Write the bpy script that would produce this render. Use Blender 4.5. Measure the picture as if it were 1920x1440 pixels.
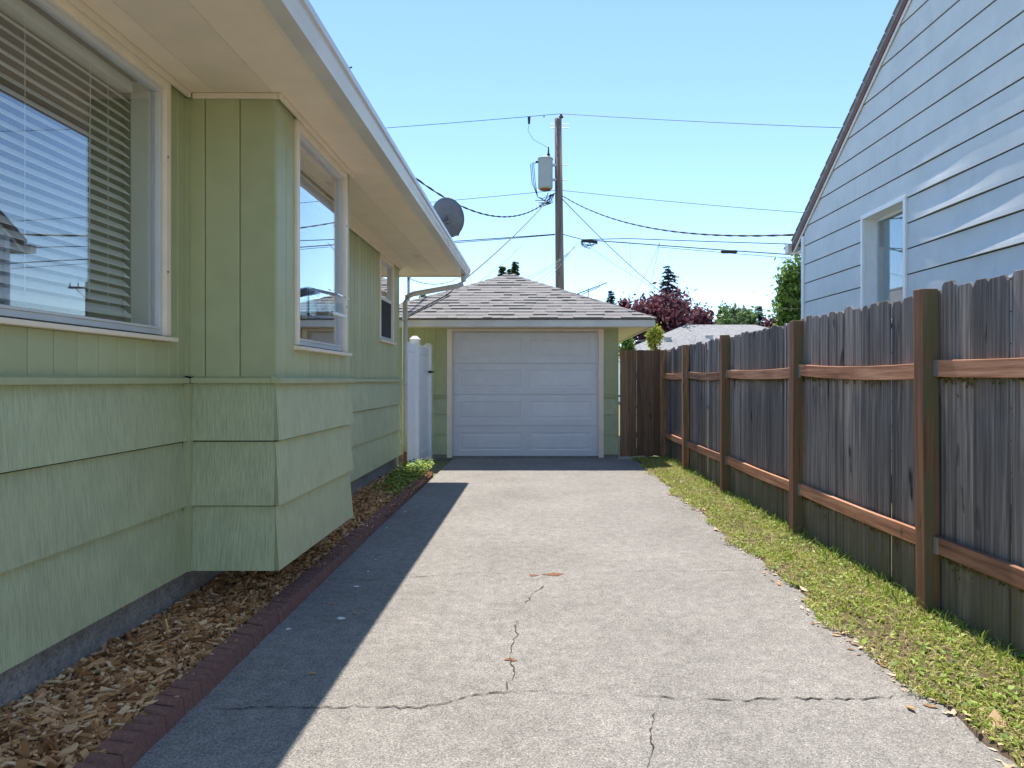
import bpy, bmesh, math, random
import numpy as np
from mathutils import Vector, Matrix
R = random.Random(7)
for o in list(bpy.data.objects): bpy.data.objects.remove(o)
S = bpy.context.scene
COL = S.collection

# ------------------------------------------------------------------ camera, sky, sun, exposure
CAMH = 1.30
cam_d = bpy.data.cameras.new('camera'); cam = bpy.data.objects.new('camera', cam_d); COL.objects.link(cam)
cam.location = (0, 0, CAMH); cam.rotation_euler = (math.radians(90), 0, 0)
cam_d.sensor_width = 36; cam_d.lens = 24; cam_d.shift_x = -0.025; cam_d.shift_y = -0.0036
cam_d.clip_start = 0.05; cam_d.clip_end = 2000
S.camera = cam
SUN = Vector((-0.036, 0.44, 1.0)).normalized()
W = bpy.data.worlds.new('World'); S.world = W; W.use_nodes = True
nt = W.node_tree; nt.nodes.clear()
sky = nt.nodes.new('ShaderNodeTexSky'); sky.sky_type = 'NISHITA'; sky.sun_disc = False
sky.sun_elevation = math.asin(SUN.z); sky.sun_rotation = math.atan2(SUN.x, SUN.y)
sky.altitude = 50; sky.air_density = 1.0; sky.dust_density = 0.0; sky.ozone_density = 5.0
bg = nt.nodes.new('ShaderNodeBackground'); bg.inputs['Strength'].default_value = 0.15
wo = nt.nodes.new('ShaderNodeOutputWorld')
nt.links.new(sky.outputs[0], bg.inputs[0]); nt.links.new(bg.outputs[0], wo.inputs[0])
sl = bpy.data.lights.new('sun', 'SUN'); sl.energy = 4.2; sl.angle = math.radians(0.53); sl.color = (1.0, 0.94, 0.84)
so = bpy.data.objects.new('sun', sl); COL.objects.link(so); so.location = (0, 20, 40)
so.rotation_euler = SUN.to_track_quat('Z', 'Y').to_euler()
S.view_settings.view_transform = 'Standard'; S.view_settings.look = 'None'
S.view_settings.gamma = 1; S.view_settings.use_curve_mapping = False
S.view_settings.exposure = 0.86
S.render.engine = 'CYCLES'

F = 1280.0; VX, VY = 1008.0, 713.0
def P(px, py, d):                     # pixel of the 1920x1440 photo at depth d -> world point
    return Vector(((px-VX)*d/F, d, CAMH-(py-VY)*d/F))
def G(px, py, z=0.0):                 # pixel on a horizontal plane
    d = F*(CAMH-z)/(py-VY); return P(px, py, d)

# ------------------------------------------------------------------ materials
def nodes(name):
    m = bpy.data.materials.new(name); m.use_nodes = True
    n = m.node_tree.nodes; l = m.node_tree.links
    return m, n, l, n['Principled BSDF']
def coord(n, l, scale=(1,1,1), rnd=0.0, kind='Object'):
    tc = n.new('ShaderNodeTexCoord'); mp = n.new('ShaderNodeMapping'); mp.inputs['Scale'].default_value = scale
    l.new(tc.outputs[kind], mp.inputs['Vector'])
    if rnd:
        oi = n.new('ShaderNodeObjectInfo'); mu = n.new('ShaderNodeMath'); mu.operation = 'MULTIPLY'; mu.inputs[1].default_value = rnd
        l.new(oi.outputs['Random'], mu.inputs[0])
        cb = n.new('ShaderNodeCombineXYZ')
        for k in range(3): l.new(mu.outputs[0], cb.inputs[k])
        l.new(cb.outputs[0], mp.inputs['Location'])
    return mp.outputs[0]
def noise(n, l, vec, scale, detail=4, rough=0.55):
    t = n.new('ShaderNodeTexNoise'); t.inputs['Scale'].default_value = scale
    t.inputs['Detail'].default_value = detail; t.inputs['Roughness'].default_value = rough
    l.new(vec, t.inputs['Vector']); return t.outputs['Fac']
def ramp(n, l, fac, stops):
    r = n.new('ShaderNodeValToRGB'); e = r.color_ramp.elements
    while len(e) < len(stops): e.new(0.5)
    for i, (p, c) in enumerate(stops):
        e[i].position = p; e[i].color = (c[0], c[1], c[2], 1) if len(c) == 3 else c
    l.new(fac, r.inputs[0]); return r.outputs[0]
def mixc(n, l, fac, a, b, mode='MIX'):
    m = n.new('ShaderNodeMix'); m.data_type = 'RGBA'; m.blend_type = mode
    if isinstance(fac, float): m.inputs[0].default_value = fac
    else: l.new(fac, m.inputs[0])
    for s, v in ((6, a), (7, b)):
        if isinstance(v, tuple): m.inputs[s].default_value = (*v, 1)
        else: l.new(v, m.inputs[s])
    return m.outputs[2]
def bump(n, l, b, h, strength, dist=0.01):
    bp = n.new('ShaderNodeBump'); bp.inputs['Strength'].default_value = strength; bp.inputs['Distance'].default_value = dist
    l.new(h, bp.inputs['Height']); l.new(bp.outputs[0], b.inputs['Normal']); return bp
def g3(v): return (v, v, v)
def scl(c, k): return tuple(min(1, x*k) for x in c)

def paint(name, col, rough=0.5, vary=0.12, bmp=0.15, sc=6.0, streak=None, dirt=None):
    """painted surface: soft blotches, optional combed streaks"""
    m, n, l, b = nodes(name)
    v = coord(n, l, rnd=3.0)
    f = noise(n, l, v, sc, 5)
    c = ramp(n, l, f, [(0.3, scl(col, 1-vary)), (0.7, scl(col, 1+vary))])
    f2 = noise(n, l, v, 70, 3)
    oi = n.new('ShaderNodeObjectInfo')
    c = mixc(n, l, 1.0, c, ramp(n, l, oi.outputs['Random'], [(0, g3(0.93)), (1, g3(1.05))]), 'MULTIPLY')
    if streak:
        v2 = coord(n, l, (streak, streak, 0.4), rnd=5.0)
        fs = noise(n, l, v2, 1.0, 3, 0.6)
        sr = ramp(n, l, fs, [(0.32, g3(0.0)), (0.62, g3(1.0))])
        c = mixc(n, l, sr, mixc(n, l, 1.0, c, g3(0.80), "MULTIPLY"), c)
        bump(n, l, b, sr, 0.45, 0.005)
    else:
        bump(n, l, b, f2, bmp, 0.004)
    if dirt:
        d = ramp(n, l, noise(n, l, coord(n, l, rnd=9.0), 14, 6, 0.7), [(0.62, g3(0)), (0.74, g3(1))])
        c = mixc(n, l, d, c, dirt)
    l.new(c, b.inputs['Base Color']); b.inputs['Roughness'].default_value = rough
    return m
def plain(name, col, rough=0.5, metal=0.0, vary=0.08, sc=8.0):
    m, n, l, b = nodes(name)
    f = noise(n, l, coord(n, l), sc, 4)
    l.new(ramp(n, l, f, [(0.3, scl(col, 1-vary)), (0.7, scl(col, 1+vary))]), b.inputs['Base Color'])
    b.inputs['Roughness'].default_value = rough; b.inputs['Metallic'].default_value = metal
    return m
def wood(name, cols, rough=0.85, moss=None, mossz=None, algae=None, grain=(46, 46, 1.4), bstr=0.6):
    m, n, l, b = nodes(name)
    v = coord(n, l, grain, rnd=40.0)
    f = noise(n, l, v, 1.0, 6, 0.65)
    c = ramp(n, l, f, [(0.25, cols[0]), (0.5, cols[1]), (0.75, cols[2])])
    oi = n.new('ShaderNodeObjectInfo')
    tone = ramp(n, l, oi.outputs['Random'], [(0.0, (0.55, 0.55, 0.56)), (0.5, g3(1.0)), (1.0, (1.38, 1.33, 1.28))])
    c = mixc(n, l, 1.0, c, tone, 'MULTIPLY')
    kn = noise(n, l, coord(n, l, (9, 9, 3.0), rnd=17.0), 1.0, 2, 0.4)      # knots and dark streaks
    c = mixc(n, l, ramp(n, l, kn, [(0.68, g3(0)), (0.75, g3(1))]), c, scl(cols[0], 0.5))
    if moss:
        ge = n.new('ShaderNodeNewGeometry'); sx = n.new('ShaderNodeSeparateXYZ'); l.new(ge.outputs['Position'], sx.inputs[0])
        mr = n.new('ShaderNodeMapRange'); mr.inputs[1].default_value = mossz[0]; mr.inputs[2].default_value = mossz[1]
        mr.inputs[3].default_value = 1; mr.inputs[4].default_value = 0; l.new(sx.outputs['Z'], mr.inputs[0])
        mn = ramp(n, l, noise(n, l, coord(n, l, (5, 5, 2), rnd=11.0), 1.0, 5), [(0.3, g3(0.25)), (0.7, g3(1))])
        mm = n.new('ShaderNodeMath'); mm.operation = 'MULTIPLY'; l.new(mr.outputs[0], mm.inputs[0]); l.new(mn, mm.inputs[1])
        c = mixc(n, l, mm.outputs[0], c, moss)
    if algae:                                                            # green film on the face turned from the sun
        ge = n.new('ShaderNodeNewGeometry'); sx = n.new('ShaderNodeSeparateXYZ'); l.new(ge.outputs['True Normal'], sx.inputs[0])
        a = n.new('ShaderNodeMath'); a.operation = 'MULTIPLY'; a.inputs[1].default_value = -1; l.new(sx.outputs['Y'], a.inputs[0])
        a2 = ramp(n, l, a.outputs[0], [(0.4, g3(0)), (0.7, g3(0.9))])
        an = ramp(n, l, noise(n, l, coord(n, l, (20, 20, 3), rnd=5.0), 1.0, 4), [(0.35, g3(0.15)), (0.6, g3(1))])
        c = mixc(n, l, mixc(n, l, 1.0, a2, an, 'MULTIPLY'), c, algae)
    l.new(c, b.inputs['Base Color']); b.inputs['Roughness'].default_value = rough
    bump(n, l, b, f, bstr, 0.004)
    return m
def island(name, stops, rough=0.7, trans=0.0, spec=0.3):
    m, n, l, b = nodes(name)
    ge = n.new('ShaderNodeNewGeometry')
    c = ramp(n, l, ge.outputs['Random Per Island'], stops)
    l.new(c, b.inputs['Base Color']); b.inputs['Roughness'].default_value = rough
    b.inputs['Specular IOR Level'].default_value = spec
    if trans:
        t = n.new('ShaderNodeBsdfTranslucent'); l.new(c, t.inputs[0])
        mx = n.new('ShaderNodeMixShader'); mx.inputs[0].default_value = trans
        l.new(b.outputs[0], mx.inputs[1]); l.new(t.outputs[0], mx.inputs[2])
        l.new(mx.outputs[0], n['Material Output'].inputs[0])
    return m
def glass(name, boost=2.0, tint=(0.86, 0.92, 0.9)):
    m, n, l, b = nodes(name)
    ge = n.new('ShaderNodeNewGeometry'); dp = n.new('ShaderNodeVectorMath'); dp.operation = 'DOT_PRODUCT'
    l.new(ge.outputs['Normal'], dp.inputs[0]); l.new(ge.outputs['Incoming'], dp.inputs[1])
    def mt(op, a, b_=None, clamp=False):
        q = n.new('ShaderNodeMath'); q.operation = op; q.use_clamp = clamp
        for i, v in enumerate((a, b_)):
            if v is None: continue
            if isinstance(v, (int, float)): q.inputs[i].default_value = v
            else: l.new(v, q.inputs[i])
        return q.outputs[0]
    om = mt('SUBTRACT', 1.0, mt('ABSOLUTE', dp.outputs['Value']))          # Schlick, the same from both sides of the pane
    fz = mt('ADD', mt('MULTIPLY', mt('POWER', om, 5.0), 0.958), 0.042)
    class _o: pass
    mu = _o(); mu.outputs = [mt('MULTIPLY', fz, boost, True)]
    tr = n.new('ShaderNodeBsdfTransparent'); tr.inputs[0].default_value = (*tint, 1)
    gl = n.new('ShaderNodeBsdfGlossy'); gl.inputs['Roughness'].default_value = 0.0; gl.inputs[0].default_value = (0.95, 0.97, 1, 1)
    mx = n.new('ShaderNodeMixShader'); l.new(mu.outputs[0], mx.inputs[0]); l.new(tr.outputs[0], mx.inputs[1]); l.new(gl.outputs[0], mx.inputs[2])
    l.new(mx.outputs[0], n['Material Output'].inputs[0]); return m

GREEN = (0.475, 0.51, 0.305); CREAM = (0.88, 0.755, 0.585)
M = {}
M['board'] = paint('sage_board_paint', (0.435, 0.452, 0.248), 0.5, 0.06, 0.12, dirt=None)
M['shake'] = paint('sage_combed_shake_paint', scl(GREEN, 1.03), 0.6, 0.07, streak=120)
M['cream'] = paint('cream_trim_paint', CREAM, 0.45, 0.06, 0.08)
M['soffit'] = paint('cream_soffit_paint', (0.90, 0.755, 0.575), 0.6, 0.04, 0.06)
M['white'] = plain('white_vinyl', (0.88, 0.89, 0.90), 0.35, vary=0.03)
M['whitepaint'] = paint('white_door_paint', (0.74, 0.74, 0.76), 0.45, 0.04, 0.05)
M['alum'] = plain('white_aluminium_frame', (0.62, 0.62, 0.62), 0.35, 0.0, 0.05)
M['gutter'] = paint('gutter_enamel', (0.66, 0.62, 0.56), 0.28, 0.10, 0.03, sc=3.0)
M['glass'] = glass('window_glass', 2.6, (0.97, 0.985, 0.98))
M['acrylic'] = glass('clear_acrylic', 2.5, (0.9, 0.95, 0.97))
M['screen'] = plain('insect_screen', (0.03, 0.03, 0.035), 0.9)
M['blind'] = plain('blind_slat', (0.82, 0.80, 0.75), 0.5, vary=0.03)
M['gap_shade'] = plain('dark_gap_shade', (0.035, 0.033, 0.03), 0.9)  # wall backing coloured near-black, painting in the shade of the siding gaps
M['room'] = plain('room_wall', (0.30, 0.28, 0.24), 0.9)
M['dark'] = plain('black_metal', (0.015, 0.015, 0.017), 0.45)
M['cable'] = plain('black_cable', (0.02, 0.021, 0.024), 0.6)
M['wire'] = plain('aluminium_wire', (0.10, 0.11, 0.12), 0.5)
M['steel'] = plain('galvanised_steel', (0.42, 0.43, 0.45), 0.45, 0.7)
M['dish'] = plain('grey_dish_paint', (0.13, 0.145, 0.165), 0.45, vary=0.12)
M['trafo'] = plain('transformer_grey', (0.36, 0.40, 0.41), 0.45, vary=0.06)
M['rust'] = plain('rusty_pipe', (0.28, 0.10, 0.035), 0.8, vary=0.3, sc=30)
M['picket'] = wood('weathered_grey_cedar', [(0.045, 0.038, 0.034), (0.165, 0.148, 0.135), (0.36, 0.33, 0.305)],
                   moss=(0.11, 0.10, 0.05), mossz=(0.25, 0.5))
M['brownpicket'] = wood('brown_stained_cedar', [(0.09, 0.048, 0.028), (0.20, 0.115, 0.066), (0.31, 0.20, 0.12)])
M['rail'] = wood('reddish_rail_wood', [(0.13, 0.055, 0.028), (0.37, 0.175, 0.095), (0.58, 0.33, 0.20)], grain=(30, 1.6, 30))
M['post'] = wood('fence_post_wood', [(0.13, 0.055, 0.026), (0.38, 0.175, 0.09), (0.55, 0.28, 0.15)], algae=(0.13, 0.125, 0.06))
M['pole'] = wood('old_pole_wood', [(0.05, 0.035, 0.03), (0.15, 0.115, 0.10), (0.24, 0.20, 0.185)], grain=(10, 10, 0.5))
M['nsiding'] = None
M['brown'] = plain('brown_rake_trim', (0.17, 0.065, 0.045), 0.6, vary=0.2)
M['chip'] = island('wood_chips', [(0.0, (0.10, 0.04, 0.014)), (0.2, (0.32, 0.145, 0.052)), (0.6, (0.56, 0.29, 0.12)), (0.85, (0.72, 0.43, 0.21)), (1.0, (0.80, 0.58, 0.36))], 0.85)
M['grass'] = island('grass_blades', [(0.0, (0.17, 0.24, 0.03)), (0.35, (0.40, 0.48, 0.07)), (0.62, (0.60, 0.63, 0.14)), (0.82, (0.58, 0.50, 0.24)), (1.0, (0.70, 0.57, 0.36))], 0.6, 0.35)
M['weed'] = island('weed_leaves', [(0.0, (0.10, 0.19, 0.025)), (0.5, (0.26, 0.38, 0.055)), (1.0, (0.46, 0.56, 0.12))], 0.5, 0.3)
M['litter'] = island('dry_litter', [(0.0, (0.20, 0.11, 0.05)), (0.5, (0.45, 0.31, 0.18)), (1.0, (0.68, 0.55, 0.40))], 0.9)
M['moss'] = island('rail_moss', [(0.0, (0.05, 0.045, 0.012)), (0.5, (0.11, 0.10, 0.025)), (1.0, (0.20, 0.18, 0.05))], 0.95)
M['bark'] = plain('bark', (0.07, 0.05, 0.035), 0.9, vary=0.3)
gm = M['grass']; gn, gl_ = gm.node_tree.nodes, gm.node_tree.links
gp0 = gn['Principled BSDF'].inputs['Base Color'].links[0].from_socket
gd = ramp(gn, gl_, noise(gn, gl_, coord(gn, gl_, (1, 1, 0)), 2.3, 4, 0.6), [(0.49, g3(0)), (0.65, g3(0.8))])
gc = mixc(gn, gl_, gd, gp0, (0.52, 0.43, 0.22)); gl_.new(gc, gn['Principled BSDF'].inputs['Base Color'])
for q in gn:
    if q.type == 'BSDF_TRANSLUCENT': gl_.new(gc, q.inputs[0])
def leafmat(nm, a, b_, c): return island(nm, [(0.0, a), (0.5, b_), (1.0, c)], 0.5, 0.45, 0.4)
M['plum'] = leafmat('plum_leaves', (0.04, 0.014, 0.024), (0.12, 0.034, 0.052), (0.30, 0.11, 0.12))
M['spruce'] = leafmat('spruce_needles', (0.03, 0.06, 0.055), (0.06, 0.11, 0.095), (0.11, 0.17, 0.15))
M['leaf'] = leafmat('green_leaves', (0.05, 0.11, 0.02), (0.15, 0.25, 0.05), (0.32, 0.42, 0.10))
M['paleleaf'] = leafmat('pale_leaves', (0.08, 0.14, 0.05), (0.16, 0.24, 0.09), (0.28, 0.36, 0.15))
M['yellow'] = leafmat('yellow_leaves', (0.22, 0.24, 0.03), (0.42, 0.44, 0.06), (0.6, 0.58, 0.12))
M['soil'] = plain('bare_soil', (0.11, 0.075, 0.045), 0.95, vary=0.4, sc=25)
M['seed'] = plain('bird_seed', (0.30, 0.17, 0.07), 0.9, vary=0.5, sc=200)

def mk_concrete(name, lo, hi, speck=260, blot=1.1, rough=0.9, con=0.6):
    m, n, l, b = nodes(name); v = coord(n, l)
    base = ramp(n, l, noise(n, l, v, blot, 6, 0.6), [(0.3, lo), (0.7, hi)])
    vo = n.new('ShaderNodeTexVoronoi'); vo.inputs['Scale'].default_value = speck; l.new(v, vo.inputs['Vector'])
    sx = n.new('ShaderNodeSeparateColor'); l.new(vo.outputs['Color'], sx.inputs[0]); sp = sx.outputs[0]
    a_, b2 = 1-con, 1+con
    c = mixc(n, l, 1.0, base, ramp(n, l, sp, [(0.0, g3(a_*.8)), (0.3, g3(.5+.5*a_)), (0.7, g3(1.0)), (1.0, (b2, b2*.985, b2*.96))]), 'MULTIPLY')
    c = mixc(n, l, 1.0, c, ramp(n, l, noise(n, l, v, speck*.45, 3, 0.7), [(0.34, g3(1-con*.6)), (0.66, g3(1+con*.5))]), 'MULTIPLY')
    md = ramp(n, l, noise(n, l, v, 14, 5, 0.7), [(0.35, g3(0.80)), (0.65, g3(1.12))])
    c = mixc(n, l, 1.0, c, md, 'MULTIPLY')
    wv = ramp(n, l, noise(n, l, coord(n, l, (0.9, 1.3, 1)), 1.3, 6, 0.7), [(0.55, g3(0)), (0.8, g3(0.3))])
    c = mixc(n, l, wv, c, scl(hi, 1.25))
    l.new(c, b.inputs['Base Color']); b.inputs['Roughness'].default_value = rough
    bump(n, l, b, sp, 0.25, 0.003); return m
M['drive'] = mk_concrete('exposed_aggregate_concrete', (0.232, 0.214, 0.192), (0.312, 0.290, 0.262), speck=240, con=0.42)
M['found'] = mk_concrete('foundation_concrete', (0.19, 0.18, 0.175), (0.30, 0.285, 0.275), 90, 3.0, con=0.18)
def mk_roof(name, a, b_, sc=200):
    m, n, l, b = nodes(name); v = coord(n, l, rnd=8.0)
    c = ramp(n, l, noise(n, l, v, sc, 2, 0.7), [(0.3, a), (0.7, b_)])
    oi = n.new('ShaderNodeObjectInfo')
    c = mixc(n, l, 1.0, c, ramp(n, l, oi.outputs['Random'], [(0, g3(0.93)), (1, g3(1.05))]), 'MULTIPLY')
    c = mixc(n, l, 1.0, c, ramp(n, l, noise(n, l, v, 3.0, 4), [(0.3, g3(0.85)), (0.7, g3(1.1))]), 'MULTIPLY')
    l.new(c, b.inputs['Base Color']); b.inputs['Roughness'].default_value = 0.95; return m
M['roof'] = mk_roof('asphalt_shingle', (0.155, 0.142, 0.130), (0.33, 0.308, 0.285), 150)
M['farroof'] = mk_roof('grey_far_shingle', (0.20, 0.195, 0.19), (0.34, 0.33, 0.32), 8)
m, n, l, b = nodes('brick_red_edging'); v = coord(n, l, rnd=6.0)
c = ramp(n, l, noise(n, l, v, 90, 4, 0.7), [(0.3, (0.15, 0.066, 0.048)), (0.7, (0.28, 0.14, 0.105))])
c = mixc(n, l, ramp(n, l, noise(n, l, v, 9, 3), [(0.66, g3(0)), (0.74, g3(0.7))]), c, (0.33, 0.27, 0.25))
l.new(c, b.inputs['Base Color']); b.inputs['Roughness'].default_value = 0.85; M['brick'] = m
m, n, l, b = nodes('pale_embossed_lap_siding'); v = coord(n, l, (1, 1, 1), rnd=4.0)
wv = n.new('ShaderNodeTexWave'); wv.inputs['Scale'].default_value = 9; wv.inputs['Distortion'].default_value = 9; wv.inputs['Detail'].default_value = 2
wv.inputs['Detail Scale'].default_value = 1.2; wv.bands_direction = 'Z'
l.new(coord(n, l, (0.35, 0.35, 2.2), rnd=4.0), wv.inputs['Vector'])
c = ramp(n, l, noise(n, l, v, 3.0, 5, 0.65), [(0.3, (0.58, 0.605, 0.585)), (0.7, (0.69, 0.70, 0.675))])
st = ramp(n, l, noise(n, l, coord(n, l, (5, 5, 0.9)), 1.0, 5, 0.7), [(0.56, g3(0)), (0.78, g3(0.4))])
c = mixc(n, l, st, c, (0.36, 0.42, 0.45))
l.new(c, b.inputs['Base Color']); b.inputs['Roughness'].default_value = 0.5
bump(n, l, b, wv.outputs['Fac'], 0.13, 0.002); M['nsiding'] = m
M['curtain'] = plain('teal_curtain', (0.16, 0.30, 0.33), 0.9)
M['nwhite'] = paint('pale_window_trim', (0.85, 0.86, 0.85), 0.45, 0.05, 0.05)
m, n, l, b = nodes('dry_lawn_ground'); v = coord(n, l)
l.new(ramp(n, l, noise(n, l, v, 2.0, 6), [(0.3, (0.10, 0.12, 0.04)), (0.7, (0.22, 0.19, 0.09))]), b.inputs['Base Color']); b.inputs['Roughness'].default_value = 0.95
M['lawn'] = m
M['crack'] = plain('crack_shadow_dirt', (0.05, 0.04, 0.03), 0.95, vary=0.4, sc=60)
M['stain'] = plain('rust_stain', (0.22, 0.10, 0.05), 0.95, vary=0.4, sc=60)

# ------------------------------------------------------------------ mesh helpers
ORG = {}
class MB:
    def __init__(s): s.v = []; s.f = []
    def add(s, vs, fs):
        k = len(s.v); s.v += [tuple(p) for p in vs]; s.f += [tuple(i+k for i in f) for f in fs]; return s
    def hexa(s, q):   # 8 points: bottom 4 (ccw), top 4
        return s.add(q, [(3,2,1,0), (4,5,6,7), (0,1,5,4), (1,2,6,5), (2,3,7,6), (3,0,4,7)])
    def box(s, x0, x1, y0, y1, z0, z1):
        return s.hexa([(x0,y0,z0), (x1,y0,z0), (x1,y1,z0), (x0,y1,z0), (x0,y0,z1), (x1,y0,z1), (x1,y1,z1), (x0,y1,z1)])
    def prism(s, poly, a, b_):   # poly: 3D points at end a given by function
        n = len(poly); k = [a(p) for p in poly] + [b_(p) for p in poly]
        return s.add(k, [tuple(range(n-1, -1, -1)), tuple(range(n, 2*n))] + [(i, (i+1) % n, n+(i+1) % n, n+i) for i in range(n)])
    def prism_y(s, poly, y0, y1): return s.prism(poly, lambda p: (p[0], y0, p[1]), lambda p: (p[0], y1, p[1]))
    def prism_x(s, poly, x0, x1): return s.prism(poly, lambda p: (x0, p[0], p[1]), lambda p: (x1, p[0], p[1]))
    def prism_z(s, poly, z0, z1): return s.prism(poly, lambda p: (p[0], p[1], z0), lambda p: (p[0], p[1], z1))
    def tube(s, pts, r, n=8, cap=True):
        pts = [Vector(p) for p in pts]; rs = r if isinstance(r, (list, tuple)) else [r]*len(pts)
        rings = []; up = Vector((0, 0, 1))
        for i, p in enumerate(pts):
            t = (pts[min(i+1, len(pts)-1)] - pts[max(i-1, 0)]).normalized()
            u = t.cross(up if abs(t.z) < 0.95 else Vector((1, 0, 0))).normalized(); w = u.cross(t)
            rings.append([p + (u*math.cos(2*math.pi*k/n) + w*math.sin(2*math.pi*k/n))*rs[i] for k in range(n)])
        vs = [q for r_ in rings for q in r_]; fs = []
        for i in range(len(pts)-1):
            for k in range(n): fs.append((i*n+k, i*n+(k+1) % n, (i+1)*n+(k+1) % n, (i+1)*n+k))
        if cap: fs += [tuple(range(n-1, -1, -1)), tuple((len(pts)-1)*n+k for k in range(n))]
        return s.add(vs, fs)
    def lathe(s, c, prof, n=16):   # prof: (r, z)
        vs = []; fs = []
        for r, z in prof: vs += [(c[0]+r*math.cos(2*math.pi*k/n), c[1]+r*math.sin(2*math.pi*k/n), c[2]+z) for k in range(n)]
        for i in range(len(prof)-1):
            for k in range(n): fs.append((i*n+k, i*n+(k+1) % n, (i+1)*n+(k+1) % n, (i+1)*n+k))
        fs += [tuple(range(n-1, -1, -1)), tuple((len(prof)-1)*n+k for k in range(n))]
        return s.add(vs, fs)
    def build(s, name, mt, parent=None, smooth=False, bev=0.0, loc=None, label=None):
        if parent is not None: o0 = ORG[parent.name]
        else: o0 = Vector(loc) if loc is not None else Vector((0, 0, 0))
        me = bpy.data.meshes.new(name)
        me.from_pydata([(p[0]-o0[0], p[1]-o0[1], p[2]-o0[2]) for p in s.v], [], s.f)
        bm = bmesh.new(); bm.from_mesh(me); bmesh.ops.recalc_face_normals(bm, faces=bm.faces); bm.to_mesh(me); bm.free()
        me.materials.append(M[mt])
        if smooth: me.shade_smooth() if hasattr(me, 'shade_smooth') else None
        ob = bpy.data.objects.new(name, me); COL.objects.link(ob)
        if parent is not None: ob.parent = parent
        else: ob.location = o0
        ORG[ob.name] = o0
        if bev:
            bv = ob.modifiers.new('bevel', 'BEVEL'); bv.width = bev; bv.segments = 2; bv.limit_method = 'ANGLE'
        if label: ob['label'] = label
        return ob
def thing(name, label, cat, loc, group=None):
    o = bpy.data.objects.new(name, None); COL.objects.link(o); o.location = loc; o.empty_display_size = 0.1
    ORG[o.name] = Vector(loc); o['label'] = label; o['category'] = cat
    if group: o['group'] = group
    return o
def tag(o, label, cat, group=None, kind=None):
    if kind: o['kind'] = kind
    if label: o['label'] = label
    if cat: o['category'] = cat
    if group: o['group'] = group
    return o
def box(*a): return MB().box(*a)
def soup(name, V, Fc, mt, parent=None, loc=(0, 0, 0)):   # big numpy meshes
    me = bpy.data.meshes.new(name); o0 = ORG[parent.name] if parent is not None else Vector(loc)
    V = np.asarray(V, dtype=np.float64) - np.array(o0)
    Fc = Fc.tolist() if isinstance(Fc, np.ndarray) else [tuple(int(q) for q in f) for f in Fc]
    me.from_pydata(V.tolist(), [], Fc); me.materials.append(M[mt])
    ob = bpy.data.objects.new(name, me); COL.objects.link(ob)
    if parent is not None: ob.parent = parent
    else: ob.location = o0
    ORG[ob.name] = o0; return ob

# ------------------------------------------------------------------ ground, driveway, verge, mulch bed
def struct(o): o['kind'] = 'structure'; return o
struct(MB().add([(-300, -100, -0.04), (300, -100, -0.04), (300, 500, -0.04), (-300, 500, -0.04)], [(0, 1, 2, 3)]).build('ground', 'lawn'))
struct(box(-1.40, 1.62, -4, 11.6, -0.12, 0.0).build('driveway', 'drive'))
drv = bpy.data.objects['driveway']
def strip(pts, w, name, mt, z=0.004, jag=0.006):
    mb = MB(); vs = []; n = 0; fine = []
    for a, b_ in zip(pts[:-1], pts[1:]):
        a, b_ = Vector(a), Vector(b_); k = max(2, int((b_-a).length/0.025))
        fine += [a.lerp(b_, i/k) for i in range(k)]
    fine.append(Vector(pts[-1]))
    for i, p in enumerate(fine):
        t = (fine[min(i+1, len(fine)-1)]-fine[max(i-1, 0)]).normalized(); s_ = Vector((-t.y, t.x, 0))
        ww = w*R.uniform(0.0, 1.0)*(0.25 if math.sin(i*.21+w*900)+math.sin(i*.083) < -.55 else 1); j = s_*R.gauss(0, jag)
        vs += [(p+j+s_*ww), (p+j-s_*ww)]
    vs = [(p.x, p.y, z) for p in vs]
    mb.add(vs, [(2*i, 2*i+1, 2*i+3, 2*i+2) for i in range(len(fine)-1)])
    return mb.build(name, mt, drv)
C1 = [(338,1329),(440,1331),(520,1326),(600,1328),(700,1325),(790,1328),(840,1318),(880,1306),(920,1300),(985,1297),(1040,1297),(1100,1303),(1180,1304),(1235,1308),(1320,1312),(1400,1314),(1470,1308),(1560,1312),(1640,1309),(1745,1303)]
strip([G(*p) for p in C1], 0.005, 'crack', 'crack')
strip([G(*p) for p in [(950,1297),(948,1285),(966,1266),(958,1240),(957,1215),(968,1195),(965,1180),(975,1160)]], 0.0035, 'crack', 'crack')
strip([G(*p) for p in [(975,1145),(985,1130),(1000,1112),(1020,1100)]], 0.004, 'crack', 'crack')
strip([G(*p) for p in [(1238,1309),(1228,1330),(1220,1362),(1222,1400),(1215,1440)]], 0.004, 'crack', 'crack')
strip([G(*p) for p in [(620,1086),(700,1089),(860,1076),(940,1075)]], 0.004, 'crack', 'crack', jag=0.004)
strip([G(*p) for p in [(1160,1072),(1230,1070),(1300,1072),(1420,1069)]], 0.003, 'crack', 'crack', jag=0.004)
for (px, py, r) in ((1042, 1077, 0.09), (958, 1238, 0.035), (1000, 1079, 0.05)):
    c0 = G(px, py); pts = [(c0.x+r*R.uniform(.3, 1.1)*math.cos(a), c0.y+0.6*r*R.uniform(.3, 1.1)*math.sin(a), 0.003) for a in [i*0.42 for i in range(15)]]
    MB().add(pts, [tuple(range(15))]).build('rust_stain', 'stain', drv)
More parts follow.
